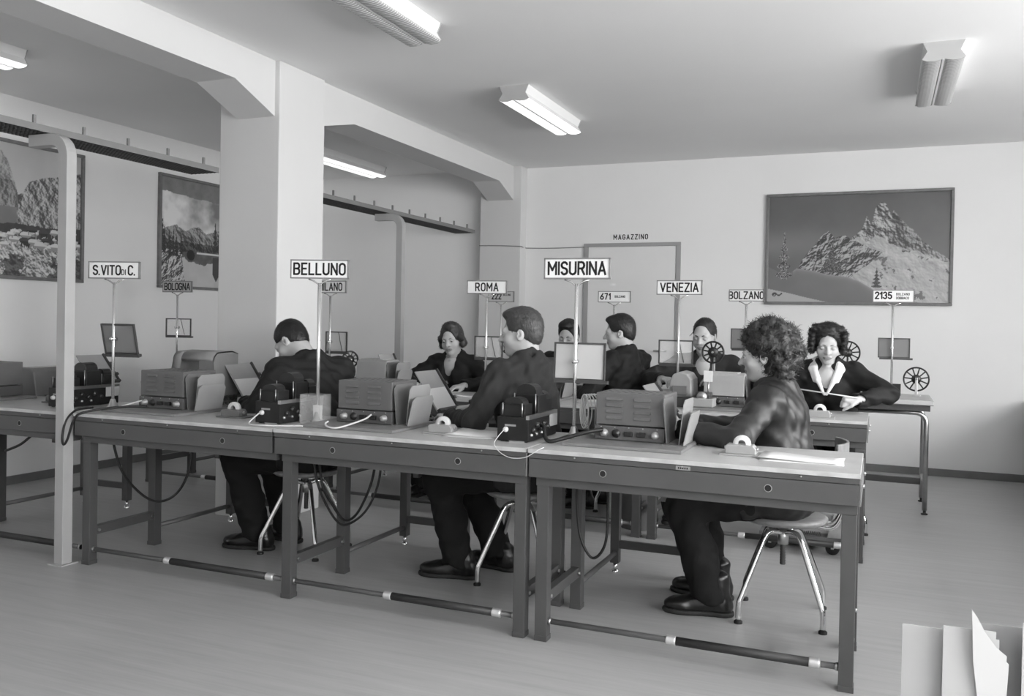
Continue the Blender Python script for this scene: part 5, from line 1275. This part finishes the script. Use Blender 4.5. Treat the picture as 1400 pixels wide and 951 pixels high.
# ------------------------------------------------------------------ folders standing on a low cabinet beside the camera
cb = thing('low_cabinet', 'low wooden cabinet under the standing folders in the near corner', 'cabinet', (-.06, .62, 0))
MB().box(0, 0, .04, .75, .62, .60).build('carcass', 'frame_wood', cb, bevel=.004)
MB().box(-.01, -.01, .60, .76, .63, .62).build('cabinet_top', 'frame_wood', cb, bevel=.003)
for k in (0, 1): 
    dd = MB().box(.01 + k * .37, -.014, .06, .37 + k * .37, 0, .59).build('door', 'frame_wood', cb, bevel=.003); MB().cyl((.34 + k * .06, -.03, .34), (.34 + k * .06, -.014, .34), .01).build('knob', 'steel', dd)
MB().box(.02, .03, 0, .73, .59, .04).build('plinth', 'frame_dark', cb)
def folder(label, x, y, w, h, th, rz=0., lean=0., m='paper_gray', sheets=2, shape=None, cat='folder'):
    t = thing('paper_folder', label, cat, (x, y, .62), rz)
    poly = shape or [(0, 0), (w, 0), (w, h), (0, h)]
    for k in range(sheets):
        o = MB().prism([(p[0] + .004 * k, p[1] - .010 * k * (p[1] > 0)) for p in poly], 'y', k * th, k * th + .0015).build('cover' if k in (0, sheets - 1) else 'sheet', m if k in (0, sheets - 1) else 'paper', t, fix=True)
        o.rotation_euler = (lean, 0, 0)
    return t
# ------------------------------------------------------------------ folders
folder('grey-white document folder standing at the near left of the papers', .030, 1.06, .068, .335, .008, 0.0, .0, 'paper_gray', 3)
folder('pale folder with a white top edge between grey folder and curled sheet', .0700, 1.05, .050, .342, .006, .02, .0, 'folder_pale', 2)
folder('darker grey file behind the curled white sheet', .102, 1.09, .055, .338, .008, .05, .0, 'rack_plate', 2)
folder('curled white sheet with torn edge standing in front of the darker file', .0925, 1.055, .2, .36, .004, .25, .04, 'sheet_white', 2, [(.022, 0), (.030, 0), (.032, .20), (.034, .26), (.036, .318), (.026, .326), (.014, .342), (.006, .357), (.0, .366), (.003, .31), (.010, .26), (.018, .225)], 'paper')
folder('white file standing at the right edge of the near papers', .147, 1.07, .20, .350, .008, .1, .0, 'folder_pale', 3)
# ------------------------------------------------------------------ the people (x own right, y ahead, z up)
W_ = PI / 2
person('curly-haired woman in a shiny dark coat and heavy boots at the front row end', (-.375, 4.045, 0), W_, 'f', hip=.55, lean=.10, spine=.462, head=(.02, .1, 0), neck=(0, .025),
       hands=((-.30, .40, .835), (.06, .42, .82)), feet=((-.12, .285, .09), (.13, .32, .09)), poles=((-.7, -.5, -.5), (.8, -.3, -.6)), twist=-.15, hair='curly', hair_mat='hair_brown', coat='coat_shiny', collar='band', shirt='shirt_gray', boots=True, bulk=1.06, seed=11, h=.005, wrk=.003)
person('man with grey crew cut in a dark jacket seated behind the MISURINA amplifier', (-1.585, 4.045, 0), W_, 'm', hip=.555, lean=.06, twist=-.45, spine=.525, head=(.03, .62, 0), neck=(0, .02),
       hands=((-.16, .36, .80), (.18, .40, .82)), feet=((-.11, .32, .09), (.12, .20, .09)), poles=((-.8, -.35, -.5), (.8, -.3, -.6)), hair='short', hair_mat='hair_grey', coat='coat_gray', collar='band', shirt='shirt', bulk=1.06, seed=12, h=.005)
person('dark-haired man in black bent over his desk beside the BELLUNO sign', (-2.84, 4.03, 0), W_, 'm', hip=.55, lean=.20, twist=-.55, spine=.50, head=(.55, .55, 0), neck=(-.03, .075),
       hands=((-.10, .40, .80), (.18, .40, .80)), feet=((-.10, .30, .09), (.12, .26, .09)), hair='cropped', hair_mat='hair_dark', coat='coat_black', collar='band', bulk=1.1, seed=13, h=.005)
person('man with slicked hair in a dark jacket seated in profile at the second row', (-1.60, 5.90, 0), W_, 'm', hip=.555, lean=.04, twist=-.35, spine=.52, head=(.08, .55, 0), neck=(0, .025),
       hands=((-.16, .38, .82), (.18, .38, .82)), feet=((-.11, .28, .09), (.12, .24, .09)), hair='slick', hair_mat='hair_dark', coat='coat_black', collar='band', shirt='shirt_gray', bulk=1.05, seed=14)
person('woman with rolled hair in a dark lapelled coat writing beneath the ROMA sign', (-2.97, 6.06, 0), PI, 'f', hip=.55, lean=.16, spine=.455, head=(.0, .10, .08), neck=(0, .02),
       hands=((-.24, .42, .815), (.18, .40, .815)), curl=(.5, .4), poles=((-1, -.2, -.3), (1, -.2, -.3)), hair='wavy', hair_mat='hair_brown', coat='coat_black', collar='lapel', shirt='shirt_gray', bulk=1.12, seed=15)
person('man half hidden behind the MISURINA copy frame, looking down', (-2.18, 6.43, 0), PI, 'm', hip=.55, lean=.10, spine=.49, head=(.16, .0, 0), neck=(0, .02),
       hands=((-.22, .28, .80), (.22, .28, .80)), feet=((-.1, .15, .09), (.1, .15, .09)), hair='short', hair_mat='hair_dark', coat='coat_black', collar='band', shirt='shirt', eyes='down', seed=16, h=.007)
person('man with a pencil behind his ear in a work smock, facing the reel under VENEZIA', (-1.10, 6.12, 0), PI, 'm', hip=.56, lean=.06, hl=.012, spine=.50, head=(.10, -.15, .02), neck=(0, .02),
       hands=((-.17, .36, .93), (.22, .40, .92)), palms=((0, 0, -1), (0, 0, -1)), poles=((-1, -.2, -.3), (1, -.2, -.3)), hair='cropped', hair_mat='hair_dark', coat='coat_gray', collar='lapel', shirt='shirt_gray', eyes='down', bulk=1.02, seed=17)
person('smiling woman with white collar reading tape at the second row end', (-.30, 5.98, 0), PI, 'f', hip=.56, lean=.28, spine=.505, head=(-.02, .08, -.04), neck=(0, .03),
       hands=((-.19, .44, .855), (.24, .38, .905)), palms=((.5, .0, -.8), (-.6, .2, -.6)), curl=(1.65, 1.5), thumb=.9, poles=((-1, .1, -.25), (1, 0, -.3)), finger=((.75, .25, .05), (-.7, .3, 0)), hair='full', hair_mat='hair_dark', coat='coat_black', collar='open', shirt='shirt', eyes='down', bulk=1.12, seed=18, h=.005)
stool('chrome screw stool under the man with slicked hair', -1.60, 5.90, .1)
stool('chrome screw stool under the woman beneath the ROMA sign', -2.93, 6.06, .2)
stool('chrome screw stool under the half hidden man', -2.22, 6.43, .2)
stool('chrome screw stool under the man in the work smock', -1.10, 6.12, .2)
stool('chrome screw stool under the woman reading tape', -.26, 5.98, .2)
_l = [k for k in HEADS if 'pencil' in k][0]; _hc, _H = HEADS[_l]
_p = MB().tube([_hc + _H @ np.array([.083, -.055, .040]), _hc + _H @ np.array([.080, .065, .020])], .0036, 6).build('pencil', 'sheet_white')
_p.matrix_world = Matrix.Translation((-1.10, 6.12, 0)) @ Matrix.Rotation(PI, 4, 'Z')
tag(_p, 'pale pencil tucked behind the ear of the man under VENEZIA', 'pencil')
